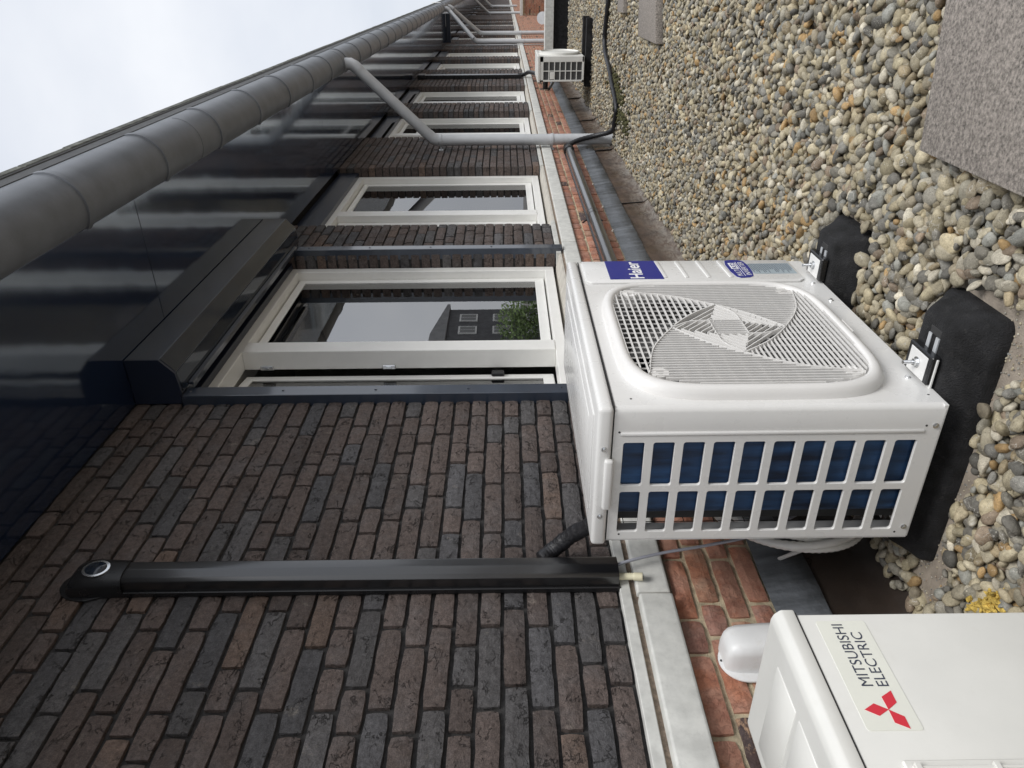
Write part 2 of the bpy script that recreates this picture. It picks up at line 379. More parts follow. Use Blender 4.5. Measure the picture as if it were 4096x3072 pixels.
def brick_mesh(name, L, H=.0520, D=.085, seed=0, nL=6, nz_=2):
    r = random.Random(seed); bm = bmesh.new(); g = []
    for i in range(nL+1):
        col = []
        for j in range(nz_+1):
            y = L*i/nL; z = H*j/nz_; edge = i in (0, nL) or j in (0, nz_)
            x = -.0024 if edge else r.uniform(-.0010, .0022)
            if i in (0, nL) and j in (0, nz_): x -= .002; z += .0015*(1 if j == 0 else -1); y += .0015*(1 if i == 0 else -1)
            if edge: y += r.uniform(-.0010, .0010); z += r.uniform(-.0016, .0012)*(1 if j else -1)
            col.append(bm.verts.new((x, y, z)))
        g.append(col)
    # inner ring for a soft arris
    for i in range(nL):
        for j in range(nz_): bm.faces.new((g[i][j], g[i+1][j], g[i+1][j+1], g[i][j+1]))
    rim = [g[i][0] for i in range(nL+1)]+[g[nL][j] for j in range(1, nz_+1)]+[g[i][nz_] for i in range(nL-1, -1, -1)]+[g[0][j] for j in range(nz_-1, 0, -1)]
    back = [bm.verts.new((-D, v.co.y, v.co.z)) for v in rim]; n = len(rim)
    for k in range(n): bm.faces.new((rim[k], back[k], back[(k+1) % n], rim[(k+1) % n]))
    bmesh.ops.recalc_face_normals(bm, faces=bm.faces[:])
    me = bpy.data.meshes.new(name); bm.to_mesh(me); bm.free()
    return me
SBR = [brick_mesh('brick', .228, seed=k, nL=7, nz_=3) for k in range(10)]
HBR = [brick_mesh('brick', .108, seed=50+k, nL=4, nz_=3) for k in range(6)]

def brick_rows(y0, y1, z0, nrow, rowh, S_=.240, H_=.120, seed=1, joint=.011):
    r = random.Random(seed); out_ = []; prev = []
    for k in range(nrow):
        best = None
        for _ in range(12):
            y = y0; cuts = []; row = []
            first = r.choice([S_, S_, H_, S_*.75])
            while y < y1-.02:
                l = first if y == y0 else (S_ if r.random() < .68 else H_)
                if y+l > y1-.055: l = y1-y+joint
                if l > S_*1.12: l = H_
                row.append((y, l-joint)); y += l; cuts.append(y)
            bad = sum(1 for c_ in cuts[:-1] for p in prev if abs(c_-p) < .03)
            if best is None or bad < best[0]: best = (bad, row, cuts)
            if bad == 0: break
        for (yy_, l) in best[1]: out_.append((yy_, l, z0+k*rowh+.0055))
        prev = best[2]
    return out_
def dark_col(r):
    t = r.random()
    if t < .70: c = (.120, .096, .087)
    elif t < .87: c = (.108, .105, .107)
    elif t < .92: c = (.160, .118, .096)
    else: c = (.098, .098, .104)
    k = r.uniform(.78, 1.2); return (c[0]*k, c[1]*k, c[2]*k, 1)
def red_col(r):
    t = r.random()
    if t < .60: c = (.46, .245, .172)
    elif t < .84: c = (.39, .225, .175)
    elif t < .94: c = (.085, .062, .060)
    else: c = (.47, .29, .20)
    k = r.uniform(.82, 1.15); return (c[0]*k, c[1]*k, c[2]*k, 1)
def lay_bricks(bricks, wallobj, mat, mata, colf, limit, nm, x_off=0.0):
    r = random.Random(3)
    def key(b):
        P_ = Vector((x_off, b[0]+b[1]/2, b[2]+.025)); u, v = proj(P_); d = (P_-CAM).length
        vis = P_.y > .25 and -60 < u < 4160 and -60 < v < 3200
        return d if vis else 100+d
    bricks = sorted(bricks, key=key); boxes = []
    for i, (y, l, z) in enumerate(bricks):
        c = colf(r); xo = x_off+r.uniform(-.002, .0025)
        if i < limit:
            base = SBR if l > .16 else HBR; bl = .228 if l > .16 else .108
            o = link(nm, r.choice(base), mat, wallobj); o.location = (xo, y, z+r.uniform(-.001, .001)); o.scale = (1, l/bl, 1)
            o.rotation_euler = (r.uniform(-.006, .006), 0, r.uniform(-.006, .006)); o.color = c
            if not o.data.materials: o.data.materials.append(M[mat])
            o.material_slots[0].link = 'OBJECT'; o.material_slots[0].material = M[mat]
        else: boxes.append((xo, y, l, z, c))
    # the rest joined: bevelled boxes via numpy
    n = len(boxes); H = .0520; D = .085; e = .004
    V = np.zeros((n, 12, 3)); Cc = np.zeros((n, 12, 4))
    for i, (xo, y, l, z, c) in enumerate(boxes):
        y1, z1 = y+l, z+H
        V[i, :4] = [(xo-e, y, z), (xo-e, y1, z), (xo-e, y1, z1), (xo-e, y, z1)]
        V[i, 4:8] = [(xo, y+e, z+e), (xo, y1-e, z+e), (xo, y1-e, z1-e), (xo, y+e, z1-e)]
        V[i, 8:] = [(xo-D, y, z), (xo-D, y1, z), (xo-D, y1, z1), (xo-D, y, z1)]
        Cc[i] = c
    F0 = np.array([(4, 5, 6, 7), (0, 1, 5, 4), (1, 2, 6, 5), (2, 3, 7, 6), (3, 0, 4, 7), (1, 0, 8, 9), (2, 1, 9, 10), (3, 2, 10, 11), (0, 3, 11, 8)])
    F = (F0[None]+(np.arange(n)*12)[:, None, None]).reshape(-1, 4)
    me = bpy.data.meshes.new(nm+'_mass'); me.from_pydata(V.reshape(-1, 3).tolist(), [], F.tolist())
    at = me.attributes.new('bc', 'FLOAT_COLOR', 'POINT'); at.data.foreach_set('color', Cc.reshape(-1).astype(np.float32))
    o = link('far_brickwork', me, mata, wallobj); o['kind'] = 'stuff'
db = []
for k, (a, b) in enumerate(PIERS):
    db += brick_rows(max(a, .2) if a < 0 else a, b, Z_B, 28, ROW, seed=10+k)
lay_bricks(db, wall, 'dbrick', 'dbrick_a', dark_col, 300, 'brick')

# lower wall of red brick
lw = B().box(-.30, -.009, -1.6, 12.95, -1.3, -.43).box(-.30, -.009, 12.95, 60, -3, -.43).done('lower_wall', 'smortar', house)
rb = brick_rows(.3, 13, -.684, 4, .0655, S_=.222, H_=.112, seed=77, joint=.014)
rb2 = brick_rows(12.9, 60, -2.0, 24, .0655, S_=.222, H_=.112, seed=78)
lay_bricks([(y, l, z) for (y, l, z) in rb if z < -.42-.05]+rb2, lw, 'rbrick', 'rbrick_a', red_col, 300, 'brick')

# cast-stone band
band = B().box(-.28, .002, -1.6, 60, -.430, -.3175).done('sill_band', 'bmortar', house)
edges = [(-.6, .42), (.425, 1.41), (1.425, 2.40), (2.404, 3.36), (3.364, 4.34), (4.344, 5.30)]
y = 5.304
while y < 33: edges.append((y, y+.976)); y += .98
for i, (a, b) in enumerate(edges):
    near = a < 1.4; xf = .034 if near else .020
    q = B().prism([(-.05, -.420), (xf-.002, -.420), (xf, -.414), (xf, -.338), (xf-.004, -.333), (-.05, -.331)], 'y', a, b-.004, bev=.0015)
    q.done('band_stone', 'stone', band, True, 30)
B().box(-.05, .012, 33, 60, -.42, -.333).done('band_stone', 'stone', band)
for a, b in PIERS:       # upper pale strips under the dark piers
    y = max(a, -.5)-.02
    while y < b:
        e = min(y+.72, b+.02); B().box(-.07, .014, y, e-.004, -.3175, -.2895, .002).done('edge_strip', 'stone', band); y = e
        if y >= b+.019: break
for (a, b) in [(PIERS[i][1], PIERS[i+1][0]) for i in range(len(PIERS)-1)]:
    B().prism([(-.20, -.318), (.006, -.318), (.006, -.306), (-.07, -.288), (-.20, -.285)], 'y', a+.02, b-.02).done('window_sill', 'stone_b', band)

# lead flashing + bitumen upstand
fl = empty('lead_flashing', (0, 3, -.75), 'grey lead flashing strip running along the foot of the red brick', 'flashing')
ys = [-.2, .75, 1.9, 3.3, 4.55, 5.7, 6.95, 8.3, 9.6, 11.1, 12.85]
for i, (a, b) in enumerate(zip(ys, ys[1:])):
    lo = []; hi = []; n = 14; x0 = .008 + .002*(i % 2)
    top, mid, bot, bk = [], [], [], []
    for k in range(n+1):
        yy_ = a+(b+.03-a)*k/n; wv_ = .0015*math.sin(yy_*5+i)+random.uniform(-.0012, .0012)
        top.append((x0-.006, yy_, -.682+random.uniform(-.002, .002))); mid.append((x0+.005+random.uniform(-.0008, .0008), yy_, -.745)); bot.append((x0+.014+wv_, yy_, -.812+random.uniform(-.004, .004))); bk.append((x0+.010+wv_, yy_, -.814))
    B().loft([top, mid, bot, bk], closed=False).done('lead_sheet', 'lead', fl, True)
for yy_ in (1.3, 2.9, 3.45, 4.0, 4.6, 5.15, 5.8, 6.4):
    B().cyl((.0, yy_, -.676), (.012, yy_, -.680), .008, .005, 8).done('flashing_plug', 'stone_b', fl)
up = empty('bitumen_upstand', (0, 3, -.9), 'brown weathered roofing felt upstand between the flashing and the gravel', 'roofing felt')
ys = [-.2, .8, 2.2, 3.35, 4.32, 5.2, 6.15, 7.0, 7.75, 8.6, 9.4, 10.3, 11.4, 12.85]
for i, (a, b) in enumerate(zip(ys, ys[1:])):
    n = 8; x0 = .005+.008*(i % 2); L0, L1, L2, L3 = [], [], [], []
    for k in range(n+1):
        yy_ = a+(b+.04-a)*k/n; q = random.uniform(-.003, .003)
        L0.append((x0, yy_, -.79)); L1.append((x0+.006+q, yy_, -.88)); L2.append((x0+.012+q, yy_, -.97)); L3.append((x0+.060, yy_+.01*math.sin(k), -1.028))
    B().loft([L0, L1, L2, L3], closed=False).done('felt_sheet', 'bitumen', up, True)
    B().tube([(p[k2][0]+.002, p[k2][1]+random.uniform(-.004, .004), p[k2][2]) for k2 in (0,) for p in (L0, L1, L2)], .0022, 6).done('felt_seam', 'gap', up)

# soffit
sof = B().box(-.02, .70, -1.6, 60, Z_T+.018, Z_T+.05).done('soffit', 'navyplain', house)
js = [-1.6, -.31, 2.85, 6.07, 9.23, 12.37, 15.62, 18.8, 20, 23, 26, 29, 32, 36, 40, 46, 60]
for a, b in zip(js, js[1:]):
    bm_ = B(); bm_.box(.0, .692, a+.0018, b-.0018, Z_T, Z_T+.016, .001); bm_.done('soffit_panel', 'navy', sof)
# lintel panels above windows, inner face and roof mass
for (a, b) in [(PIERS[i][1], PIERS[i+1][0]) for i in range(len(PIERS)-1)]:
    B().box(-.30, -.045, a+.004, b-.004, 1.277, Z_T-.001, .001).done('lintel_panel', 'navyplain', house)
rf = B().prism([(-.3, Z_T+.06), (.66, Z_T+.06), (.86, 1.655), (.86, 1.675), (-.3, 2.25)], 'y', -1.6, 60).done('roof', 'gutterdark', house)
def tile_edge():
    b = B(); y = -1.6; r = random.Random(5)
    while y < 60:
        e = y+.30
        b.box(.80, .878+r.uniform(-.001, .0015), y, e-.002, 1.655, 1.692+r.uniform(-.001, .001), .004); y = e
    return b
tile_edge().done('roof_edge_tiles', 'roofedge', rf)

# room behind the windows
B().box(-4.2, -4.1, 0, 60, -.5, 1.6).box(-4.1, -.33, 0, 60, 1.46, 1.55).box(-4.1, -.33, 0, 60, -.50, -.42).box(-4.1, -.33, 4.45, 4.55, -.5, 1.5).box(-4.1, -.33, 7.1, 7.2, -.5, 1.5).box(-4.1, -.33, 2.0, 2.1, -.5, 1.5).done('room_interior', 'room', house)

# ------------------------------------------------------------------ windows
def window(y0, y1, m0, m1, bar_near=None, bar_far=None, open_near=False, blind_near=False, detail=True, pad=False):
    z0, z1 = -.272, 1.298
    g = .003
    root = B()
    X0, X1 = -.172, -.080
    root.box(X0, X1, y0+g, y0+.062, z0, z1, .003); root.box(X0, X1, y1-.062, y1-g, z0, z1, .003)
    root.box(X0, X1, y0+.062, y1-.062, z1-.062, z1-.001, .003); root.box(X0, X1, y0+.062, y1-.062, z0+.001, z0+.052, .003)
    root.box(X0, X1+.004, m0, m1, z0+.052, z1-.062, .003)
    o = root.done('window', 'frame', house, True, 30)
    def sash(a, b, bar, opn=False):
        zb, zt = z0+.060, z1-.070; w_ = .042; xs0, xs1 = -.165, -.128
        q = B(); q.box(xs0, xs1, a, a+w_, zb, zt, .004); q.box(xs0, xs1, b-w_, b, zb, zt, .004)
        q.box(xs0, xs1, a+w_, b-w_, zb, zb+w_+.01, .004); q.box(xs0, xs1, a+w_, b-w_, zt-w_, zt, .004)
        q.box(xs0+.008, xs1-.012, a+w_, a+w_+.012, zb+w_, zt-w_, .003); q.box(xs0+.008, xs1-.012, b-w_-.012, b-w_, zb+w_, zt-w_, .003)
        if bar is not None: q.box(xs0+.006, xs1-.004, a+w_, b-w_, bar-.016, bar+.016, .003)
        so = q.done('sash', 'frame', o, True, 30)
        pn = B().box(-.1525, -.1505, a+w_-.005, b-w_+.005, zb+w_, zt-w_).done('pane', 'glass', o)
        pn2 = B().box(-.1365, -.1345, a+w_-.005, b-w_+.005, zb+w_, zt-w_).done('pane', 'glass', o) if detail else None
        if opn:
            piv = Vector((-.165, a, 0)); rot = Matrix.Translation(piv) @ Matrix.Rotation(math.radians(7.5), 4, 'Z') @ Matrix.Translation(-piv)
            for t in (so, pn, pn2):
                if t: t.data.transform(rot)
    sash(y0+.066, m0-.004-(.020 if open_near else 0), bar_near, open_near); sash(m1+.004, y1-.066, bar_far)
    if blind_near: B().box(-.215, -.212, y0+.05, m0, z0, z1).done('blind', 'blind', o)
    # deep inner reveal lining
    B().box(-.30, -.175, y1-.055, y1-.01, z0, z1).box(-.30, -.175, y0+.01, y0+.05, z0, z1).box(-.30, -.175, y0+.05, y1-.055, z1-.03, z1).box(-.34, -.175, y0+.05, y1-.055, z0, z0+.03).done('inner_lining', 'frame', o)
    if open_near:
        for zc in (1.13, .56): 
            l = B(); l.box(-.170, -.150, m0-.010, m0-.0005, zc-.03, zc+.03, .002); l.box(-.166, -.154, m0-.015, m0-.009, zc-.012, zc+.014, .001); l.done('lock_plate', 'zinc', o)
        B().box(-.19, -.172, m0-.055, m0-.02, .02, .08, .004).done('window_handle', 'blackplastic', o)
    if pad: B().box(-.08, -.045, y0+.05, y1-.45, z1-.02, z1+.03, .008).done('ventilation_strip', 'frame', o)
    return o
window(2.465, 4.18, 3.065, 3.165, open_near=True)
window(4.79, 6.465, 5.27, 5.385, bar_near=.50, blind_near=True)
window(7.83, 9.44, 8.35, 8.46, bar_far=1.02, blind_near=True, pad=True)
window(10.15, 11.78, 10.70, 10.81, blind_near=True, pad=True)
for (a, b) in ((14.05, 15.79), (16.41, 18.11), (21.0, 22.58), (23.5, 25.3), (27.0, 28.7), (29.35, 31.0)):
    window(a, b, a+.55, a+.66, detail=False)
for (a, b) in ((34.5, 36.2), (37, 38.8), (41, 43), (44, 46)): window(a, b, a+.55, a+.66, detail=False)

# ------------------------------------------------------------------ gutter
def make_gutter(y0, y1, label):
    cx_, cz_, r = .757, 1.543, .118
    g = empty('gutter', (cx_, y0, cz_), label, 'gutter', 'gutters along the eaves')
    prof = [(cx_+r, cz_+.085)]+[(cx_+r*math.cos(-a), cz_+r*math.sin(-a)) for a in np.linspace(0, math.pi, 26)]+[(cx_-r, cz_+.06)]
    inner = [(cx_+(p[0]-cx_)*.97, cz_+(p[1]-cz_)*.97+.002) for p in prof]
    B().prism(prof+inner[::-1], 'y', y0, y1).done('gutter_trough', 'gutter', g, True, 40)
    B().tube([(cx_+r, y0, cz_+.088), (cx_+r, y1, cz_+.088)], .008, 8).box(cx_+r-.015, cx_+r+.0025, y0, y1, cz_+.028, cz_+.084).done('gutter_lip', 'gutterdark', g, True, 40)  # shadow band above the trough is put into the lip's dark colour
    y = 2.5 - .675*4
    while y < y1:
        if y > y0:
            def arc(rr, yy_, hw=0): return [(cx_+rr*math.cos(-a), yy_, cz_+rr*math.sin(-a)) for a in np.linspace(-.25, math.pi, 24)]
            B().loft([arc(r, y-.016), arc(r+.0065, y-.015), arc(r+.0065, y+.015), arc(r, y+.016)], closed=False).done('gutter_bracket', 'gutter', g, True, 30)
        y += .675
    for yj in (3.58, 7.05, 11.0, 15):
        if y0 < yj < y1:
            def arc2(rr, yy_): return [(cx_+rr*math.cos(-a), yy_, cz_+rr*math.sin(-a)) for a in np.linspace(0, math.pi, 24)]
            B().loft([arc2(r, yj), arc2(r+.0018, yj+.0005), arc2(r+.0018, yj+.12), arc2(r, yj+.1205)], closed=False).done('gutter_joint', 'gutter', g, True, 30)
    capp = [(cx_+r+.004, cz_+.09)]+[(cx_+(r+.004)*math.cos(-a), cz_+(r+.004)*math.sin(-a)) for a in np.linspace(0, math.pi, 20)]+[(cx_-r-.004, cz_+.09)]
    B().prism(capp, 'y', y1, y1+.01).prism(capp, 'y', y0-.01, y0).done('gutter_end', 'gutter', g)
    return g
make_gutter(-1.6, 19.85, 'dark grey half-round gutter with strap brackets under the nearer eaves')
make_gutter(20.15, 60, 'farther dark grey gutter beyond the navy divider board')
dv = empty('divider_board', (.35, 20, 1.4), 'navy board hanging below the soffit between two houses', 'board')
B().box(.0, .64, 19.97, 20.03, 1.335, 1.442, .003).done('board', 'navyplain', dv)
B().prism([(.36, 1.44), (.86, 1.44), (.86, 1.62), (.60, 1.62)], 'y', 19.9, 19.96).done('end_plate', 'pipe', dv)
B().box(.87, .885, 19.86, 20.14, 1.55, 1.75).done('white_flashing', 'frame', dv)

# ------------------------------------------------------------------ downpipes
def downpipe(y, zb, label, n=20, ye=None, zbend=.67, r=.050):
    d = empty('downpipe', (.09, y, zb), label, 'downpipe', 'grey downpipes along the wall')
    ye = y if ye is None else ye
    top = (.757, ye, 1.44)
    path = [top, (.757, ye, 1.385), (.735, ye, 1.345), (.70, ye, 1.315), (.145, y, zbend+.06), (.105, y, zbend+.015), (.09, y, zbend-.04), (.09, y, zb)]
    B().tube(path[3:5], r, n).done('sloping_pipe', 'pipe', d, True, 50)
    B().tube(path[:4], r+.003, n).done('upper_elbow', 'pipe', d, True, 50)
    B().tube(path[4:7], r+.003, n).done('lower_elbow', 'pipe', d, True, 50)
    B().tube(path[6:], r, n).done('standing_pipe', 'pipe', d, True, 50)
    for zz_ in (zbend-.055, -.43 if zb < -.6 else 0):
        b = B(); b.cyl((.09, y, zz_-.012), (.09, y, zz_+.012), r+.006, n=n); b.box(.0, .05, y-.012, y+.012, zz_-.008, zz_+.008); b.box(-.001, .006, y-.03, y+.03, zz_-.02, zz_+.02, .001)
        b.done('pipe_clip', 'pipe', d, True, 40)
    return d
downpipe(7.165, -1.0, 'grey downpipe with a sloping upper length, nearest of the row', 28)
downpipe(19.0, -1.7, 'grey downpipe standing just before the navy divider board', ye=19.75)
downpipe(21.9, -1.7, 'grey downpipe standing just beyond the navy divider board', ye=20.9)
downpipe(34.1, -.62, 'far grey downpipe that ends on the pale coping of the far red brick wall', 12, ye=33.5)
downpipe(42, -.62, 'farthest grey downpipe at the top edge of the view', 12, ye=41.3)

# ------------------------------------------------------------------ cross walls
cw = empty('parapet_wall', (1.5, 12.95, -1), 'low black roofing-felt parapet with a pale concrete coping across the flat roof', 'parapet')
B().box(.0, 4.2, 12.90, 13.06, -1.3, -.765).done('upstand', 'rubber', cw)
y = .0
while y < 4.2: B().box(y+.002, min(y+1.0, 4.25), 12.86, 13.12, -.765, -.628, .004).done('coping_stone', 'stone', cw); y += 1.0
cw2 = empty('cross_wall', (1.0, 33.9, -2), 'far red brick wall with pale coping standing out from the facade', 'wall')
cwb = B().box(.02, 3.0, 33.83, 34.1, -3.0, -.735).done('wall_core', 'smortar', cw2)
B().box(-.01, 3.02, 33.74, 34.2, -.735, -.625, .004).done('coping_stone', 'stone', cw2)
me_v = []; cols = []; fcs = []
r_ = random.Random(12); k = 0; zc = -2.1
bb = bmesh.new(); cl = bb.verts.layers.float_color.new('bc')
while zc < -.80:
    x = .02+(k % 2)*.06
    while x < 2.9:
        l = .21 if r_.random() < .6 else .10; c = red_col(r_)
        vs = [bb.verts.new(p) for p in ((x, 33.815, zc), (x+l, 33.815, zc), (x+l, 33.815, zc+.052), (x, 33.815, zc+.052), (x, 33.83, zc), (x+l, 33.83, zc), (x+l, 33.83, zc+.052), (x, 33.83, zc+.052))]
        for v in vs: v[cl] = c
        for f in ((0, 1, 2, 3), (0, 4, 5, 1), (1, 5, 6, 2), (2, 6, 7, 3), (3, 7, 4, 0)): bb.faces.new([vs[i] for i in f])
        x += l+.012
    zc += .0655; k += 1
me = bpy.data.meshes.new('brick_facing'); bb.to_mesh(me); bb.free(); o = link('brick_facing', me, 'rbrick_a', cw2); o['kind'] = 'stuff'
vp = B().cyl((.25, 24, -1.7), (.42, 22.4, -1.02), .16, n=20).done('vent_pipe', 'pipe', None, True, 40); tag(vp, 'short grey leaning vent pipe rising behind the concrete coping', 'pipe')

# ------------------------------------------------------------------ awning box with side rails on window 1
aw = empty('screen_awning', (0, 2.46, 1.35), 'closed navy roller screen box with side rails over the nearest window', 'awning')
prof = [(.002, Z_T-.003), (.190, Z_T-.003), (.190, 1.312), (.134, 1.262), (.045, 1.254), (.035, 1.262), (.002, 1.262)]
B().prism(prof, 'y', 2.468, 4.298, bev=.0015).done('box', 'navyframe', aw)
B().prism(prof, 'y', 2.4625, 2.4675).done('end_plate', 'navyplain', aw); B().prism(prof, 'y', 4.2985, 4.303).done('end_plate', 'navyplain', aw)
n_ = Vector((.05, -.056)).normalized()
B().poly([(.1905, 2.474, 1.309), (.1905, 4.292, 1.309), (.1365, 4.292, 1.2610), (.1365, 2.474, 1.2610)]).done('slanted_front', 'boxglass', aw)
B().poly([(.1315, 2.474, 1.2600), (.1315, 4.292, 1.2600), (.050, 4.292, 1.2522), (.050, 2.474, 1.2522)]).done('bottom_face', 'boxglass', aw)
B().box(.048, .062, 2.53, 4.17, 1.232, 1.252, .002).done('bottom_bar', 'navyframe', aw)
def rail(a, b, z0_, z1_):
    q = B(); q.box(-.03, .034, a, b, z0_, z1_, .002)
    ro = q.done('side_rail', 'navyframe', aw, True, 30)
    zz_ = z0_+.06
    while zz_ < z1_:
        B().cyl((.033, (a+b)/2, zz_), (.0375, (a+b)/2, zz_), .006, .004, 10).done('rivet', 'navyframe', ro); zz_ += .36
rail(2.466, 2.535, -.262, 1.262); rail(4.184, 4.250, -.325, 1.262)

# ------------------------------------------------------------------ cable duct on the near wall
cd = empty('cable_duct', (0.03, 1.49, -.29), 'black plastic pipe duct fixed upright on the near dark brick wall', 'duct')
B().prism([(.002, 1.450), (.048, 1.452), (.056, 1.462), (.058, 1.490), (.056, 1.520), (.048, 1.530), (.002, 1.532)], 'z', -.288, 1.045, bev=.002).done('duct_cover', 'duct', cd, True, 35)
B().box(.001, .018, 1.444, 1.538, -.292, 1.03, .002).done('duct_base', 'blackplastic', cd)
lp = []
for zz_, x1, hw in ((1.03, .062, .046), (1.07, .063, .048), (1.12, .064, .051), (1.145, .060, .051), (1.168, .050, .048), (1.182, .034, .042), (1.188, .010, .034)):
    hw2 = hw; c_ = 1.491; lp.append([(.002, c_-hw2, zz_), (x1*.6, c_-hw2, zz_), (x1*.9, c_-hw2*.8, zz_), (x1, c_-hw2*.4, zz_), (x1, c_+hw2*.4, zz_), (x1*.9, c_+hw2*.8, zz_), (x1*.6, c_+hw2, zz_), (.002, c_+hw2, zz_)])
B().loft(lp, cap0=True, cap1=True).done('duct_hood', 'blackplastic', cd, True, 60)
fpts = [(1.491+.062*math.cos(a)*(1 if math.sin(a) > -.2 else .95), 1.135+.082*math.sin(a)) for a in np.linspace(0, 2*math.pi, 28)[:-1]]
B().prism(fpts, 'x', .001, .006, bev=.0012).done('hood_flange', 'blackplastic', cd, True, 30)
lens = [(1.487+.031*math.cos(a), 1.105+.036*math.sin(a)) for a in np.linspace(0, 2*math.pi, 25)[:-1]]  # added ring and disc standing for the sky's reflection on the hood front
B().prism(lens, 'x', .062, .0665, bev=.001).done('hood_reflection_ring', 'zinc', cd, True, 30)
B().prism([(1.487+(p[0]-1.487)*.78, 1.105+(p[1]-1.105)*.78) for p in lens], 'x', .066, .0676).done('hood_reflection_disc', 'boxglass', cd, True)
B().tube(catmull([(.03, 1.472, -.27), (.032, 1.470, -.31), (.036, 1.464, -.352)], 16), .0095, 14, rfun=lambda i: .0088+.0012*(i % 2) if i < 24 else .0108).done('drain_stub', 'cream', cd, True)
B().cyl((.0362, 1.4637, -.3535), (.0363, 1.4636, -.3542), .0078, n=14).done('stub_bore', 'gap', cd)
wp = B().tube(catmull([(.035, 1.535, -.085), (.05, 1.565, -.125), (.11, 1.555, -.175), (.20, 1.50, -.235), (.31, 1.44, -.29)], 14), .0225, 16, rfun=lambda i: .0225+.0008*math.sin(i*1.9)+.0008*math.sin(i*.7)).done('wrapped_pipe', 'blackmatte', None, True)
tag(wp, 'black taped pipe bundle bending from the duct to the back of the new unit', 'pipe')
cb = B().tube(catmull([(.045, 1.50, -.285), (.05, 1.513, -.33), (.06, 1.53, -.42), (.085, 1.53, -.54), (.13, 1.52, -.66), (.2, 1.52, -.76)], 8), .0042, 8).done('grey_cable', 'cable_grey', None, True)
tag(cb, 'thin grey cable hanging from the duct end to the new outdoor unit', 'cable')
coil = empty('hose_coil', (.2, 1.6, -.75), 'coiled white corrugated hose tucked behind the new outdoor unit', 'hose')
def ringpts(R_, xo, ph): return [(.19+xo+.01*math.sin(a*2+ph), 1.600+R_*math.cos(a), -.755+R_*1.05*math.sin(a)) for a in np.linspace(0, 2*math.pi, 150)]
for R_, xo, ph in ((.195, 0, 0), (.188, .024, 1), (.190, -.022, 2.2), (.176, .008, 3)):
    B().tube(ringpts(R_, xo, ph), .0115, 10, rfun=lambda i: .0105+.0016*(i % 2), caps=False).done('hose_turn', 'hose_white', coil, True)
wc = B().tube(catmull([(.16, 1.47, -.81), (.10, 1.495, -.785), (.05, 1.525, -.76), (.014, 1.55, -.748)], 6), .0055, 8).done('white_cable', 'hose_white', None, True)
tag(wc, 'short white cable end poking from the coil down to the lead flashing', 'cable')

# ------------------------------------------------------------------ near outdoor unit (new, white)
XF, XR = .643, .286; Y0, Y1 = 1.326, 2.222; ZB, ZT = -.925, -.222
unit = empty('outdoor_unit', (.46, 1.77, -.93), 'new white outdoor air-conditioning unit with swirl fan grille, standing on rubber feet', 'outdoor unit')
def text_mesh(txt, y0, y1, z0, z1, x, mat, parent, name='lettering', bold=0.0, shear=0.0):
    cu = bpy.data.curves.new('t', 'FONT'); cu.body = txt; cu.offset = bold; cu.resolution_u = 4
    ob = bpy.data.objects.new('t', cu); COL.objects.link(ob)
    dg = bpy.context.evaluated_depsgraph_get(); me = bpy.data.meshes.new_from_object(ob.evaluated_get(dg))
    bpy.data.objects.remove(ob)
    xs = [v.co.x for v in me.vertices]; zs = [v.co.y for v in me.vertices]
    a, b, c, d = min(xs), max(xs), min(zs), max(zs)
    for v in me.vertices:
        u = (v.co.x-a)/(b-a); t = (v.co.y-c)/(d-c); v.co = (x, y0+u*(y1-y0)+shear*t, z0+t*(z1-z0))
    me.materials.clear(); me.materials.append(M[mat])
    return link(name, me, None, parent)
FC_Y, FC_Z = 1.676, -.553
def sq(t, hy, hz, p=4.6):
    c, s_ = math.cos(t), math.sin(t)
    return (hy*math.copysign(abs(c)**(2/p), c), hz*math.copysign(abs(s_)**(2/p), s_))
NR = 96
def ring(hy, hz, x, p=4.6): return [(x, FC_Y+sq(2*math.pi*i/NR, hy, hz, p)[0], FC_Z+sq(2*math.pi*i/NR, hy, hz, p)[1]) for i in range(NR)]
# front panel: outer rectangle bridged to ring opening, folded round the near corner
def rect_loop(y0, y1, z0, z1, x):
    out_ = []
    for i in range(NR):
        t = 2*math.pi*i/NR; c, s_ = math.cos(t), math.sin(t)
        k = max(abs(c)/1.0, abs(s_)/1.0); u, v = c/k, s_/k
        yy_ = FC_Y+(u*(y1-FC_Y) if u > 0 else u*(FC_Y-y0)); zz_ = FC_Z+(v*(z1-FC_Z) if v > 0 else v*(FC_Z-z0))
        out_.append((x, yy_, zz_))
    return out_
PY1 = 2.025
B().loft([rect_loop(Y0+.012, PY1, ZB, ZT, XF), ring(.318, .298, XF), ring(.314, .294, XF-.012)]).done('front_panel', 'white', unit, False)
B().loft([[(XF, Y0+.012, z) for z in (ZB, ZT)], [(XF-.004, Y0+.003, z) for z in (ZB, ZT)], [(XF-.012, Y0, z) for z in (ZB, ZT)], [(.592, Y0, z) for z in (ZB, ZT)]], closed=False).done('corner_fold', 'white', unit, True)
B().box(XR, XF-.004, Y1-.004, Y1, ZB, ZT, .001).box(XF-.004, XF-.0005, PY1, Y1-.002, ZB, ZT, .001).box(XR, XR+.003, Y0+.45, Y1, ZB, ZT).done('rear_and_end_panel', 'white', unit)
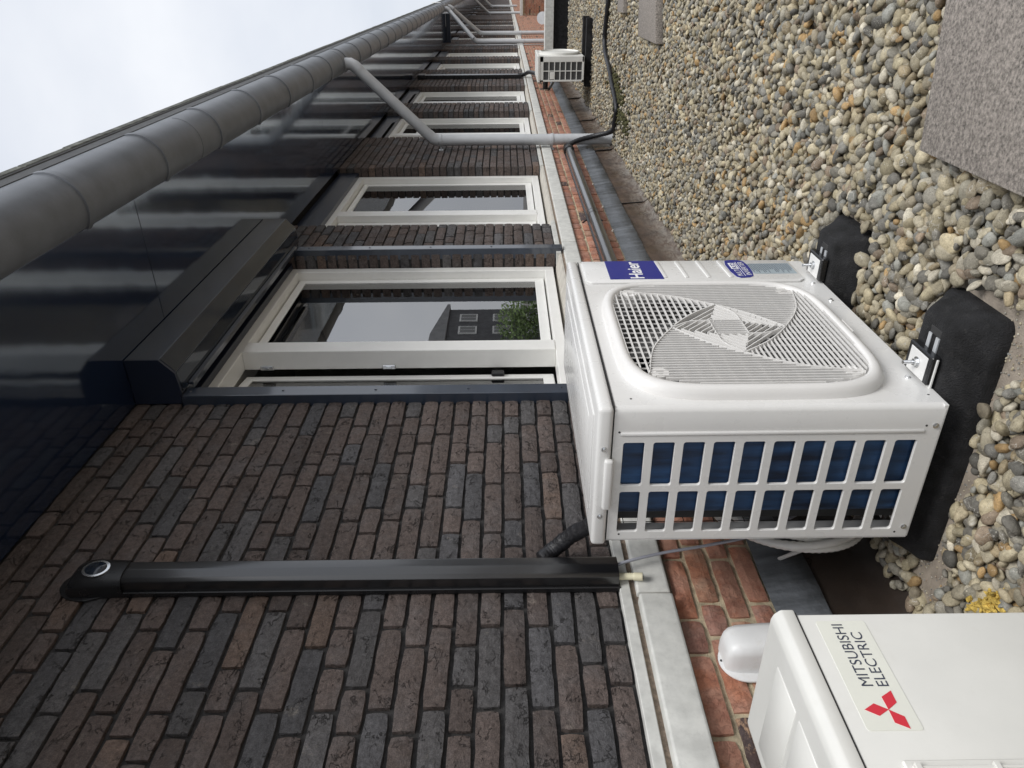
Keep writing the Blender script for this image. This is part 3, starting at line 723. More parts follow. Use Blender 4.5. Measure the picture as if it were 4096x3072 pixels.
# raised service column
sp = B(); sp.prism([(PY1+.030, ZB+.045), (Y1-.004, ZB+.045), (Y1-.004, ZT-.010), (PY1+.030, ZT-.010), (PY1+.012, ZT-.026), (PY1+.012, ZB+.062)], 'x', XF-.001, XF+.006, bev=.0035)
col = sp.done('service_panel', 'white', unit, True, 35)
for zc_ in (-.470, -.534, -.600, -.667):
    B().prism([(2.068, zc_-.006), (2.066, zc_+.004), (Y1-.012, zc_+.010), (Y1-.012, zc_-.002)], 'x', XF+.005, XF+.0085, bev=.001).done('embossed_rib', 'white', col, True, 30)
B().prism([(2.058, -.465), (2.214, -.465), (2.214, -.305), (2.058, -.305)], 'x', XF+.006, XF+.0072).done('badge', 'blue', col)
text_mesh('Haier', 2.062, 2.204, -.408, -.366, XF+.0076, 'lettering', col, bold=.02)
bpts = [(2.060, -.695), (2.064, -.722), (2.074, -.735), (2.110, -.742), (2.165, -.744), (2.205, -.738), (2.214, -.722), (2.215, -.70), (2.210, -.683), (2.175, -.676), (2.115, -.677), (2.072, -.684)]
B().prism(bpts, 'x', XF+.006, XF+.0072).done('badge', 'blue', col)
text_mesh('MULTI', 2.075, 2.128, -.706, -.690, XF+.0076, 'lettering', col, bold=.0)
B().box(XF+.0072, XF+.0076, 2.135, 2.186, -.708, -.686).done('lettering_box', 'lettering', col)
text_mesh('R32', 2.139, 2.182, -.705, -.690, XF+.0080, 'blue', col, bold=.02)
B().box(XF+.0072, XF+.0076, 2.075, 2.195, -.7125, -.711).done('badge_line', 'lettering', col)
text_mesh('INVERTER', 2.082, 2.195, -.733, -.717, XF+.0076, 'lettering', col, bold=.0)
B().prism([(2.094, -.873), (2.181, -.873), (2.181, -.744), (2.094, -.744)], 'x', XF+.006, XF+.0070).done('rating_sticker', 'spec', col)
pb = B()
for i in range(24):
    zz_ = -.868+i*.0052; l = random.uniform(.05, .082); pb.box(XF+.0070, XF+.0073, 2.180-l, 2.178, zz_, zz_+.0016)
pb.done('sticker_print', 'ink', col)
# lid
lid = B(); lid.box(XR-.012, XF+.004, Y0-.008, Y1+.006, ZT+.001, -.187, .010, 3)
lido = lid.done('lid', 'white', unit, True, 40)
B().box(XR+.05, XF-.045, Y0+.05, Y1-.05, -.1885, -.1835, .0045, 2).done('lid_relief', 'white', lido, True, 35)
B().box(XR+.09, XF-.085, Y0+.11, Y1-.10, -.1855, -.1815, .0035, 2).done('lid_relief', 'white', lido, True, 35)
B().box(XF-.001, XF+.0015, Y0+.004, Y1, ZT-.0016, ZT+.0012).box(XR, XF, Y0-.0005, Y0+.002, ZT-.0014, ZT+.0012).done('seam', 'gap', lido)
hd = B(); hd.box(.385, .520, Y0-.019, Y0-.004, -.226, -.206, .006, 3); hd.done('lid_grip', 'white', lido, True, 50)
# side grille panel
def side_grille():
    b = B(); bm = b.bm
    xs = [XR, .306, .425, .438, .557, .592]; zc0 = -.243; pitch = .0655
    rows = [(-.246-pitch*k-.048, -.246-pitch*k) for k in range(10)]
    cells = []
    def plate(x0, x1, z0, z1):
        vs = [bm.verts.new(p) for p in ((x0, Y0, z0), (x1, Y0, z0), (x1, Y0, z1), (x0, Y0, z1))]; bm.faces.new(vs)
    colsx = [(.306, .4315, .308, .424), (.4315, .560, .440, .556)]
    zlast = ZT
    for (cx0, cx1, hx0, hx1) in colsx:
        for k, (h0, h1) in enumerate(rows):
            ctop = ZT if k == 0 else (rows[k-1][0]+h1)/2; cbot = ZB+.02 if k == 9 else (h0+rows[k+1][1])/2
            n = 4; inner = rrect(hx0, hx1, h0, h1, .006, n); N = len(inner)
            cxm, czm = (hx0+hx1)/2, (h0+h1)/2; outer = []
            for (px, pz) in inner:
                dx, dz = px-cxm, pz-czm; kx = (cx1-cxm)/abs(dx) if dx > 0 else ((cxm-cx0)/abs(dx) if dx < 0 else 1e9)
                kz = (ctop-czm)/abs(dz) if dz > 0 else ((czm-cbot)/abs(dz) if dz < 0 else 1e9); kk = min(kx, kz)
                outer.append((cxm+dx*kk, czm+dz*kk))
            # exact corners
            for (qx, qz) in ((cx0, cbot), (cx0, ctop), (cx1, cbot), (cx1, ctop)):
                j = min(range(N), key=lambda i: (outer[i][0]-qx)**2+(outer[i][1]-qz)**2); outer[j] = (qx, qz)
            def bend(p):   # slight arch of the openings
                return p
            A = [bm.verts.new((p[0], Y0, p[1])) for p in outer]; I = [bm.verts.new((p[0], Y0, p[1])) for p in inner]
            I2 = [bm.verts.new((cxm+(p[0]-cxm)*.985, Y0+.002, czm+(p[1]-czm)*.97)) for p in inner]; I3 = [bm.verts.new((cxm+(p[0]-cxm)*.985, Y0+.007, czm+(p[1]-czm)*.97)) for p in inner]
            for i in range(N):
                j = (i+1) % N
                for q1, q2 in ((A, I), (I, I2), (I2, I3)): bm.faces.new((q1[i], q1[j], q2[j], q2[i]))
    plate(XR, .306, ZB+.02, ZT); plate(.560, .592, ZB+.02, ZT); plate(XR, .592, ZB, ZB+.02)
    # folded edge at the rear
    b.box(XR-.002, XR+.001, Y0, Y0+.02, ZB, ZT)
    return b.done('side_grille', 'white', unit)
sg = side_grille()
B().box(.5735, .583, Y0-.0028, Y0+.001, -.892, -.238, .0027, 2).done('pressed_bead', 'white', sg, True, 50)
def screw(p, d, par, r=.0052, mat='zinc'):
    p, d = Vector(p), Vector(d); q = B(); q.cyl(p, p+d*.0015, r*1.25, n=14); q.cyl(p+d*.0015, p+d*.005, r*.85, r*.78, n=6); q.done('screw', mat, par, False)
for p in ((.545, Y0-.009, -.204), (.362, Y0-.009, -.204), (.316, Y0, -.912), (.592, Y0, -.912)): screw(p, (0, -1, 0), unit)
for p in ((XF, 1.448, -.897), (XF, 1.896, -.899), (XF, 2.029, -.897)): screw(p, (1, 0, 0), unit)
for p in ((.583, Y0, -.236), (.302, Y0, -.252), (.592, Y0, -.893), (.300, Y0, -.895)): B().cyl((p[0], p[1]-.0004, p[2]), (p[0], p[1]+.002, p[2]), .0026, n=10).done('pilot_hole', 'gap', unit)
for p in ((XF, 1.365, -.262), (XF, 1.37, -.905)): B().cyl((p[0]-.002, p[1], p[2]), (p[0]+.0004, p[1], p[2]), .0026, n=10).done('pilot_hole', 'gap', unit)
# coil behind the side openings, wrapping the rear corner
cpath = [(.590, Y0+.014)]+[(.372, Y0+.014)]+[(.372-.032*math.sin(a), Y0+.046-.032*math.cos(a)) for a in np.linspace(.15, math.pi/2, 8)]+[(.340, Y1-.06)]
zs_ = (ZB+.012, ZT-.006)
B().loft([[(p[0], p[1], zs_[0]) for p in cpath], [(p[0], p[1], zs_[1]) for p in cpath]], closed=False).done('fin_coil', 'coil', unit, True, 60)
B().box(.3, .592, Y0+.06, Y0+.064, ZB+.01, ZT-.01).done('inner_baffle', 'darkgrey', unit)
B().box(.290, .2935, Y0+.012, Y0+.050, ZB+.005, ZT-.004).done('guard_strip', 'greymetal', unit)
wr = B()
for zz_ in np.linspace(ZB+.07, ZT-.05, 9): wr.cyl((.289, Y0+.04, zz_), (.289, Y1-.02, zz_), .0012, n=5)
for yy_ in np.arange(Y0+.06, Y1, .06): wr.cyl((.288, yy_, ZB+.01), (.288, yy_, ZT-.01), .0012, n=5)
wr.done('rear_wire_guard', 'blackplastic', unit)
B().box(XR, XF-.001, Y0+.001, Y1-.001, ZB-.004, ZB+.006, .001).done('base_pan', 'white', unit)
# fan grille frame
XG = .671
B().loft([ring(.322, .302, XF-.001), ring(.321, .301, XF+.010), ring(.317, .297, XG-.006), ring(.309, .289, XG), ring(.300, .280, XG), ring(.294, .274, XG-.004), ring(.293, .273, XF-.03)]).done('fan_frame', 'whitegrille', unit, True, 60)
# bars of the swirl
C0, N0, CI = .240, .142, .055
def rot(p, k):
    for _ in range(k % 4): p = (-p[1], p[0])
    return p
def curve_pts(corner, n1, n2, k=12):
    a = Vector((corner[0], corner[1], 0)); b = Vector((n1[0], n1[1], 0)); c = Vector((n2[0], n2[1], 0))
    # bow: control points offset sideways for a gentle arc
    return [(v.x, v.y) for v in catmull([a, a*.5+b*.5+Vector(((b-a).y, -(b-a).x, 0))*-.07, b, b*.5+c*.5+Vector(((c-b).y, -(c-b).x, 0))*-.05, c], k)]
# local axes: u = +y (far), v = +z.  curve k starts at corner k
cur = []
for k in range(4):
    cor = rot((-C0, -C0), -k); nn1 = rot((-N0, 0), -k); nn2 = rot((0, N0), -k)
    cur.append(curve_pts(cor, nn1, nn2))
def seg_to(c, frac):   # first part of the curve up to its first node
    return c[:len(c)//2+1]
regions = []
for k in range(4):
    a = cur[k]; bnext = cur[(k+1) % 4]
    h = len(a)//2
    # area between side of ring from corner k to corner k+1, bounded by curve k (through both nodes) and curve k+1 up to its first node
    poly_ = list(a)+list(bnext[:h+1])[::-1]
    ca, cb_ = Vector(a[0]), Vector(bnext[0]); side = [(cb_+(ca-cb_)*t) for t in np.linspace(0, 1, 12)[1:-1]]
    om = (ca+cb_)*.5; om = om.normalized()
    for s_, t in zip(side, np.linspace(0, 1, 12)[1:-1]): poly_.append((s_.x+om.x*.062*math.sin(math.pi*t)**.6, s_.y+om.y*.060*math.sin(math.pi*t)**.6))
    regions.append((poly_, k))
def inside(p, poly):
    x, y = p; c = False; n = len(poly); j = n-1
    for i in range(n):
        xi, yi = poly[i]; xj, yj = poly[j]
        if (yi > y) != (yj > y) and x < (xj-xi)*(y-yi)/(yj-yi+1e-12)+xi: c = not c
        j = i
    return c
def bars(poly, direction, spacing, hw, x0, x1, bld, bow=0.0):
    d = Vector(direction).normalized(); nrm = Vector((-d.y, d.x)); P2 = [Vector(p) for p in poly]
    lo = min(p.dot(nrm) for p in P2); hi = max(p.dot(nrm) for p in P2); la = min(p.dot(d) for p in P2); lb = max(p.dot(d) for p in P2)
    k = math.floor(lo/spacing)+.5
    while k*spacing < hi:
        off = k*spacing; k += 1; n = 90; run = None
        for i in range(n+1):
            t = la+(lb-la)*i/n; q = nrm*off+d*t; ins = inside((q.x, q.y), poly) and i < n
            if ins and run is None: run = t
            if not ins and run is not None:
                if t-run > .006:
                    nseg = max(1, int((t-run)/.05)) if bow else 1; pr = None
                    a_ = nrm*off+d*run; b_ = nrm*off+d*t
                    c4 = [a_-nrm*hw, b_-nrm*hw, b_+nrm*hw, a_+nrm*hw]
                    vs = [bld.bm.verts.new((x, FC_Y+c.x, FC_Z+c.y)) for x in (x0, x1) for c in c4]
                    for f in ((4, 5, 6, 7), (0, 4, 7, 3), (1, 2, 6, 5), (0, 1, 5, 4), (3, 7, 6, 2)): bld.bm.faces.new([vs[m] for m in f])
                run = None
gr = B(); gr2 = B()
for poly_, k in regions:
    vert = (k % 2 == 0)
    bars(poly_, (0, 1) if vert else (1, 0), .0122 if k != 1 else .0165, (.0013 if vert else .0010), XG-(.0095 if k == 3 else .0115), XG-.0035, gr)
    bars(poly_, (1, 0) if vert else (0, 1), .036 if k != 1 else .027, .0010, XG-.0140, XG-(.0110 if not vert else .0095), gr2)
# centre: smaller swirl turned by 45 degrees
dia = [rot((-N0, 0), -k) for k in range(4)]; inn = [rot((-CI*.72, CI*.72), -k) for k in range(4)]
for k in range(4):
    a, b_ = dia[k], dia[(k+1) % 4]; i1, i2 = inn[k], inn[(k+1) % 4]; i0 = inn[(k-1) % 4]
    pr = [a, b_, i1, i0]
    dd = Vector(b_)-Vector(a)
    bars(pr, dd, .0140, .0014, XG-.014, XG-.0035, gr)
    bars(pr, (dd.y, -dd.x), .045, .0010, XG-.016, XG-.011, gr2)
bars(inn, (0, 1), .0118, .0015, XG-.014, XG-.0035, gr)
gro = gr.done('fan_guard', 'whitegrille', unit)
gr2.done('cross_ribs', 'whitegrille', gro)
for c in cur:
    B().loft([[(XG-.016, FC_Y+p[0]-.0016, FC_Z+p[1]) for p in c], [(XG-.002, FC_Y+p[0]-.0016, FC_Z+p[1]) for p in c], [(XG-.002, FC_Y+p[0]+.0016, FC_Z+p[1]+.0008) for p in c], [(XG-.016, FC_Y+p[0]+.0016, FC_Z+p[1]+.0008) for p in c]], closed=False).done('swirl_rib', 'whitegrille', gro)
for k in range(4):
    a, b_ = dia[k], inn[k]; c = [tuple(v) for v in catmull([Vector((a[0], a[1], 0)), Vector((b_[0], b_[1], 0))*.5+Vector((a[0], a[1], 0))*.5+Vector((-a[1], a[0], 0))*-.1, Vector((b_[0], b_[1], 0)), Vector((inn[(k+1) % 4][0], inn[(k+1) % 4][1], 0))], 5)]
    B().loft([[(XG-.014, FC_Y+p[0]-.0014, FC_Z+p[1]) for p in c], [(XG-.002, FC_Y+p[0]-.0014, FC_Z+p[1]) for p in c], [(XG-.002, FC_Y+p[0]+.0014, FC_Z+p[1]+.0008) for p in c]], closed=False).done('swirl_rib', 'whitegrille', gro)
for (u, v) in ((-1, 1), (-1, -1), (1, -1), (1, 1)):
    cyv, czv = FC_Y+u*.233, FC_Z+v*.216
    q = B(); q.cyl((XF-.01, cyv, czv), (XG-.006, cyv, czv), .021, n=24); q.done('corner_boss', 'whitegrille', gro, True, 40)
    B().cyl((XG-.0065, cyv, czv), (XG-.0055, cyv, czv), .009, n=16).done('boss_recess', 'boss', gro)
# fan and shroud
B().loft([[(XF-.012, FC_Y+.285*math.cos(t), FC_Z+.285*math.sin(t)) for t in np.linspace(0, 2*math.pi, 64)[:-1]], [(XF-.12, FC_Y+.262*math.cos(t), FC_Z+.262*math.sin(t)) for t in np.linspace(0, 2*math.pi, 64)[:-1]]]).done('fan_shroud', 'shroud', unit, True)
B().loft([rect_loop(Y0+.002, PY1, ZB+.01, ZT-.004, XF-.022), [(XF-.022, FC_Y+.286*math.cos(2*math.pi*i/NR), FC_Z+.286*math.sin(2*math.pi*i/NR)) for i in range(NR)]]).done('shroud_plate', 'fanblade', unit)
B().box(.352, .356, Y0+.05, PY1, ZB+.01, ZT-.01).done('rear_baffle', 'darkgrey', unit)
fan = B()
for k in range(3):
    a0 = 2*math.pi*k/3+.4; lps = []
    for rr in (.05, .10, .16, .21, .245):
        row = []
        for j in range(7):
            t = a0+(j/6-.5)*1.15+rr*1.2; row.append((XF-.07-.035*(j/6-.5)*2*(1.2-rr*2), FC_Y+rr*math.cos(t), FC_Z+rr*math.sin(t)))
        lps.append(row)
    fan.loft(lps, closed=False)
fan.cyl((XF-.10, FC_Y, FC_Z), (XF-.045, FC_Y, FC_Z), .055, .048, 24)
fan.done('fan', 'fanblade', unit, True, 40)
# feet lugs, bolts
for yc in (1.425, 2.085):
    for xc in (.672,):
        f = B(); f.box(XF-.02, .712, yc-.030, yc+.030, -.924, -.919, .001); f.done('mounting_lug', 'white', unit)
# rubber feet (separate things)
def foot(yc, x0, x1, label):
    f = empty('rubber_foot', ((x0+x1)/2, yc, -1.02), label, 'support block', 'rubber feet under the new unit')
    zb, zt = -1.0215, -.932; h = zt-zb
    def lp_(z, ex, ey): 
        pts = rrect(x0+ex, x1-ex, yc-.110+ey, yc+.110-ey, .022, 4); return [(p[0]+random.uniform(-.0012, .0012), p[1]+random.uniform(-.0012, .0012), z) for p in pts]
    B().loft([lp_(zb, 0, 0), lp_(zb+.022, .001, .001), lp_(zb+.03, .004, .006), lp_(zb+.045, .012, .022), lp_(zt-.008, .026, .044), lp_(zt-.002, .030, .048), lp_(zt, .036, .054)], cap0=True, cap1=True).done('block', 'rubber', f, True, 40)
    ch = B(); ch.prism([(yc-.021, zt-.004), (yc-.021, zt+.003), (yc-.009, zt+.003), (yc-.009, zt+.0015), (yc-.013, zt-.002), (yc+.013, zt-.002), (yc+.009, zt+.0015), (yc+.009, zt+.003), (yc+.021, zt+.003), (yc+.021, zt-.004)], 'x', x0+.075, x1-.075).done('steel_channel', 'alu', f)
    B().box(x1-.075, x1-.058, yc-.021, yc+.021, zt-.004, zt+.0012, .001).done('channel_recess', 'gap', f)
    for xc in (.682, .30):
        c_ = B(); c_.box(xc-.034, xc+.034, yc-.050, yc+.050, zt+.003, zt+.022, .003).done('rubber_clamp', 'blackplastic', f)
        c2 = B(); c2.box(xc-.030, xc+.026, yc-.036, yc+.036, zt+.0215, zt+.0235, .0008).done('lug_plate', 'white', f)
        B().cyl((xc, yc, zt+.0235), (xc, yc, zt+.0255), .0125, n=20).done('washer', 'zinc', f, True, 40)
        B().cyl((xc, yc, zt+.0255), (xc, yc, zt+.0325), .0085, n=6).done('nut', 'zinc', f)
        B().tube([(xc, yc, zt+.0325+.0012*i) for i in range(20)], .0042, 10, rfun=lambda i: .0044 if i % 2 else .0037).done('threaded_bolt', 'zinc', f, True, 20)
    return f
foot(1.448, .185, .822, 'black rubber foot nearest the camera under the new outdoor unit')
foot(2.075, .185, .806, 'black rubber foot under the far end of the new outdoor unit')

# ------------------------------------------------------------------ old cream unit in the near corner
mu = empty('outdoor_unit', (.44, .4, -1.0), 'older cream outdoor unit with a three-diamond badge in the lower near corner', 'outdoor unit')
MX, MR, MY1, MY0, MZT, MZB = .600, .335, .795, -.02, -.393, -.985
B().box(MR, MX, MY0, MY1, MZB, MZT-.018, .006, 2).done('casing', 'oldwhite', mu, True, 40)
ml = B(); ml.prism([(MR-.006, MZT-.032), (MX+.003, MZT-.032), (MX+.003, MZT-.012), (MX-.006, MZT-.003), (MX-.016, MZT), (MR+.012, MZT), (MR-.002, MZT-.004), (MR-.006, MZT-.012)], 'y', MY0, MY1+.006, bev=.003)
mlo = ml.done('top_cover', 'oldwhite', mu, True, 40)
B().box(MR, MX+.001, MY0, MY1+.001, MZT-.0340, MZT-.032).done('cover_seam', 'gap', mlo)
for yy_ in (.745, .655, .565, .475):
    B().box(MR+.030, MX-.055, yy_-.078, yy_, MZT-.004, MZT+.0014, .0013).done('pressed_field', 'oldwhite', mlo, True, 50)
lb = rrect(.598, .779, -.522, -.450, .004, 3)
st_ = B().prism(lb, 'x', MX+.0001, MX+.0008).done('badge_sticker', 'sticker', mu)
text_mesh('MITSUBISHI', .6645, .772, -.4865, -.4705, MX+.0013, 'ink', st_, bold=.0)
text_mesh('ELECTRIC', .6640, .757, -.5075, -.4920, MX+.0013, 'ink', st_, bold=.0)
for pl in ([(.628, -.490), (.6375, -.4745), (.6285, -.459), (.6190, -.4745)], [(.628, -.490), (.6385, -.5055), (.657, -.506), (.6475, -.4895)], [(.628, -.490), (.6175, -.5060), (.600, -.5055), (.609, -.4895)]):
    B().prism(pl, 'x', MX+.0008, MX+.0013).done('emblem_diamond', 'red', st_)
mg = B()
for i in range(14):
    yy_ = .545-.020*i; mg.box(MX+.001, MX+.010, yy_-.004, yy_, MZB+.05, -.478, .001)
for zz_ in (-.485, -.58, -.68, -.78, -.88): mg.box(MX+.001, MX+.012, .24, .548, zz_-.003, zz_+.003)
mg.box(MX-.001, MX+.005, .22, .556, MZB+.04, -.472, .002)
mg.done('fan_guard', 'oldwhite', mu)
mf = B().box(MR+.03, MX-.03, .05, .15, -1.02, MZB, .003).box(MR+.03, MX-.03, .62, .72, -1.02, MZB, .003).done('foot', 'rubber', mu)

# ------------------------------------------------------------------ vent cowl on the red wall
vc = empty('vent_cowl', (.02, 1.23, -.6), 'white plastic wall cowl on the red brick beside the older unit', 'vent cowl')
B().prism([(1.212+.060*math.cos(a), -.554+.060*math.sin(a)) for a in np.linspace(0, math.pi, 16)]+[(1.152, -.68), (1.272, -.68)], 'x', .001, .006, bev=.0015).done('backplate', 'capwhite', vc, True, 30)
lp = []
for zz_, dpt, hw in ((-.70, .090, .045), (-.60, .088, .045), (-.56, .085, .044), (-.535, .083, .043), (-.518, .078, .040), (-.508, .068, .036), (-.503, .050, .032), (-.502, .012, .022)):
    c_ = 1.219; lp.append([(.004, c_-hw, zz_), (dpt*.7, c_-hw, zz_), (dpt*.93, c_-hw*.85, zz_), (dpt, c_-hw*.5, zz_), (dpt, c_+hw*.5, zz_), (dpt*.93, c_+hw*.85, zz_), (dpt*.7, c_+hw, zz_), (.004, c_+hw, zz_)])
B().loft(lp, cap0=True, cap1=True).done('hood', 'capwhite', vc, True, 60)
B().cyl((.006, 1.212, -.500), (.0075, 1.212, -.500), .003, n=8).done('screw_hole', 'gap', vc)

# ------------------------------------------------------------------ far outdoor unit
fu = empty('outdoor_unit', (.5, 9.4, -.93), 'distant beige outdoor unit with a seven-row side grille, before the parapet', 'outdoor unit')
FX0, FX1, FY0, FY1, FZ0, FZ1 = .372, .640, 9.05, 9.83, -.893, -.372
fb = B(); fb.box(FX0, FX1, FY0+.03, FY1, FZ0, FZ1, .006)
fb.done('casing', 'oldwhite', fu)
B().box(FX0+.005, FX1-.06, FY0+.012, FY0+.02, FZ0+.03, FZ1-.05).done('coil_shadow', 'darkgrey', fu)
g_ = B()
g_.box(FX0, FX0+.018, FY0, FY0+.03, FZ0, FZ1-.02, .002); g_.box(FX1-.062, FX1, FY0, FY0+.03, FZ0, FZ1-.02, .004); g_.box(FX0, FX1, FY0, FY0+.03, FZ0, FZ0+.022, .002); g_.box(FX0, FX1, FY0, FY0+.03, FZ1-.06, FZ1-.02, .002)
for k in range(1, 7):
    zz_ = FZ0+.022+(FZ1-.06-FZ0-.022)*k/7; g_.box(FX0+.018, FX1-.062, FY0+.001, FY0+.01, zz_-.005, zz_+.005)
g_.box(FX0+.108, FX0+.117, FY0+.0015, FY0+.0095, FZ0+.022, FZ1-.06)
g_.box(FX0+.025, FX0+.10, FY0-.002, FY0+.012, FZ1-.19, FZ1-.135, .003)
g_.done('side_grille', 'oldwhite', fu)
B().box(FX0-.006, FX1+.004, FY0-.006, FY1, FZ1-.02, FZ1+.008, .004).done('top_cover', 'oldwhite', fu)
cc = [(FX1+.0, FY0+.33+.25*math.cos(t), -.63+.235*math.sin(t)) for t in np.linspace(0, 2*math.pi, 40)[:-1]]
B().loft([cc, [(FX1+.024, p[1], p[2]) for p in cc], [(FX1+.030, FY0+.33+(p[1]-FY0-.33)*.93, -.63+(p[2]+.63)*.93) for p in cc], [(FX1+.016, FY0+.33+(p[1]-FY0-.33)*.9, -.63+(p[2]+.63)*.9) for p in cc]], cap1=True).done('fan_frame', 'oldwhite', fu, True, 50)
for k, yy_ in enumerate((9.20, 9.62)):
    rl = B().box(.30, 1.02, yy_-.035, yy_+.035, -.99, -.915, .004).done('support_beam', 'rubber', None)
    tag(rl, ('dark beam lying under the near end of the distant unit', 'dark beam lying under the far end of the distant unit')[k], 'beam', 'beams under the distant unit')
fp = empty('pipe_run', (.1, 12.7, -.3), 'black duct and taped pipes leading down to the distant outdoor unit', 'duct')
B().box(.002, .06, 12.62, 12.78, -.26, 1.30, .006).done('duct_cover', 'blackplastic', fp)
B().box(.002, .07, 12.60, 12.80, 1.27, 1.40, .012).done('duct_hood', 'blackplastic', fp)
B().tube(catmull([(.04, 12.7, -.2), (.06, 12.65, -.30), (.14, 12.2, -.36), (.26, 10.9, -.42), (.36, 9.9, -.46)], 8), .03, 10).done('wrapped_pipe', 'blackmatte', fp, True)
fd = B(); fd.cyl((.02, 11.2, -.565), (.14, 11.2, -.565), .036, n=16); fd.tube([(.06, 10.9, -.60), (.1, 11.3, -.68), (.25, 11.6, -.76)], .02, 8)
tag(fd.done('drain_spout', 'blackplastic', None, True, 40), 'dark round pipe end on the red wall just below the distant unit', 'pipe')

# thin cable conduit past the fourth pier
tp = empty('thin_conduit', (.02, 19.12, 0), 'thin grey conduit running up the dark wall beside the downpipe', 'conduit')
B().tube([(.02, 18.93, -1.6), (.02, 18.93, 1.40)], .011, 8).done('tube', 'pipe', tp, True)
for zz_ in (.9, .45, -.2): B().box(0, .03, 18.85, 18.95, zz_-.012, zz_+.012).done('clip', 'pipe', tp)

# ------------------------------------------------------------------ black duct along the red wall and hose over gravel
bd = empty('floor_duct', (.06, 4.6, -.58), 'long glossy black duct running along the red brick below the stone band', 'duct')
def dprof(z0_, z1_, x1, n=14):
    zc_, h = (z0_+z1_)/2, (z1_-z0_)/2
    return [(.002, z1_)]+[(x1*.45+x1*.55*math.sin(a), zc_+h*math.cos(a)) for a in np.linspace(.12, math.pi-.12, n)]+[(.002, z0_)]
B().prism(dprof(-.616, -.541, .068), 'y', 2.3, 7.05).done('duct_cover', 'duct', bd, True, 40)
B().box(.001, .012, 2.3, 7.03, -.624, -.533, .001).done('duct_base', 'blackplastic', bd)
B().prism(dprof(-.625, -.530, .074), 'y', 6.93, 7.08, bev=.003).done('duct_end', 'blackplastic', bd, True, 40)
B().loft([[(p[0]*1.06+.002, 4.86, p[1]*1.0) for p in dprof(-.624, -.534, .072)], [(p[0]*1.06+.002, 4.875, p[1]) for p in dprof(-.624, -.534, .072)]], closed=False).tube([(.003, 4.86, -.535), (.004, 4.81, -.515), (.006, 4.78, -.500)], .004, 6).tube([(.003, 4.86, -.62), (.003, 4.83, -.64)], .004, 6).done('strap', 'blackmatte', bd)
hp = catmull([(.05, 7.06, -.575), (.09, 7.09, -.66), (.13, 7.10, -.82), (.17, 7.02, -.93), (.215, 6.93, -.968), (.30, 6.88, -.97), (.40, 6.80, -.968), (.48, 6.90, -.966), (.57, 7.15, -.966), (.68, 7.40, -.964), (.78, 7.74, -.966), (.88, 7.86, -.964), (1.0, 7.84, -.964), (1.12, 7.79, -.966), (1.25, 7.74, -.965), (1.5, 7.76, -.966), (1.9, 7.7, -.966), (2.6, 7.75, -.966)], 14)
hose = B().tube(hp, .021, 12, rfun=lambda i: .0215+.0014*math.sin(i*2.3)).done('taped_hose', 'blackmatte', None, True)
tag(hose, 'black taped hose bending down past the downpipe and out over the gravel', 'hose')

# ------------------------------------------------------------------ pavers
def paver(name, pts, z, th, label, tilt=0):
    b = B(); cx_ = sum(p[0] for p in pts)/4; b.prism(pts, 'z', z-th, z, bev=.004)
    o = b.done(name, 'paver', None, True, 30); return tag(o, label, 'paver', 'concrete pavers on the gravel')
paver('paving_slab', [(1.078, 1.748), (1.072, 1.245), (1.575, 1.29), (1.575, 1.822)], -.957, .045, 'large grey paving slab in the near right corner of the gravel')
paver('paving_slab', [(1.058, 5.775), (1.056, 5.082), (1.60, 5.33), (1.60, 5.95)], -.945, .05, 'middle grey paving slab lying farther back on the gravel')
paver('paving_slab', [(1.165, 6.97), (1.170, 6.63), (1.62, 6.80), (1.62, 7.05)], -.952, .045, 'farthest grey paving slab just before the black hose')

# ------------------------------------------------------------------ gravel
def ico(sub, seed, smooth=True):
    r = random.Random(seed); bm = bmesh.new(); bmesh.ops.create_icosphere(bm, subdivisions=sub, radius=1.0)
    off = Vector((r.uniform(0, 50), r.uniform(0, 50), r.uniform(0, 50))); cutn = [Vector((r.uniform(-1, 1), r.uniform(-1, 1), r.uniform(-.6, .6))).normalized() for _ in range(3)]; cutd = [r.uniform(.68, .95) for _ in range(3)]
    for v in bm.verts:
        p = v.co.copy(); k = 1+.20*mnoise.noise(p*1.1+off)+.06*mnoise.noise(p*2.6+off)
        p *= k
        for n_, d_ in zip(cutn, cutd):
            e = p.dot(n_)-d_
            if e > 0: p -= n_*e*.65
        v.co = p
    V = np.array([v.co[:] for v in bm.verts]); F = np.array([[v.index for v in f.verts] for f in bm.faces]); 
    bm.free(); return V, F
VH = [ico(3, 100+k) for k in range(14)]; VM = [ico(2, 200+k) for k in range(16)]; VL = [ico(1, 300+k) for k in range(8)]
STC = [(.47, .42, .31), (.40, .355, .265), (.50, .455, .35), (.44, .40, .31), (.36, .345, .30), (.29, .28, .255), (.52, .48, .385), (.25, .25, .245), (.38, .32, .225), (.205, .20, .19), (.48, .455, .40), (.33, .295, .235), (.165, .163, .158), (.42, .38, .28), (.62, .59, .52), (.31, .25, .20), (.31, .32, .315), (.40, .37, .30), (.34, .325, .285), (.42, .29, .15)]
def region_ok(x, y):
    if x < .055+.012*math.sin(y*9) or y > 12.84 or x > 2.6 or y < .3: return False
    for yc, xa, xb in ((1.448, .18, .83), (2.075, .18, .815)):
        if xa-.005 < x < xb+.004 and yc-.118 < y < yc+.118: return False
    # bare sand along the near foot
    if .10 < x < .86 and 1.295+.012*math.sin(x*23) < y < 1.345: return False
    if .82 < x < .845+.022*abs(math.sin(y*13)) and 1.22 < y < 1.52: return False
    if ((x-.185)/.095)**2+((y-1.325)/.075)**2 < 1: return False
    if ((x-.80)/.07)**2+((y-1.275)/.05)**2 < 1: return False
    if MR-.05 < x < MX+.0 and y < .76: return False
    return True
P = []   # x,y,z,a,b,c,yaw,tilt1,tilt2,color
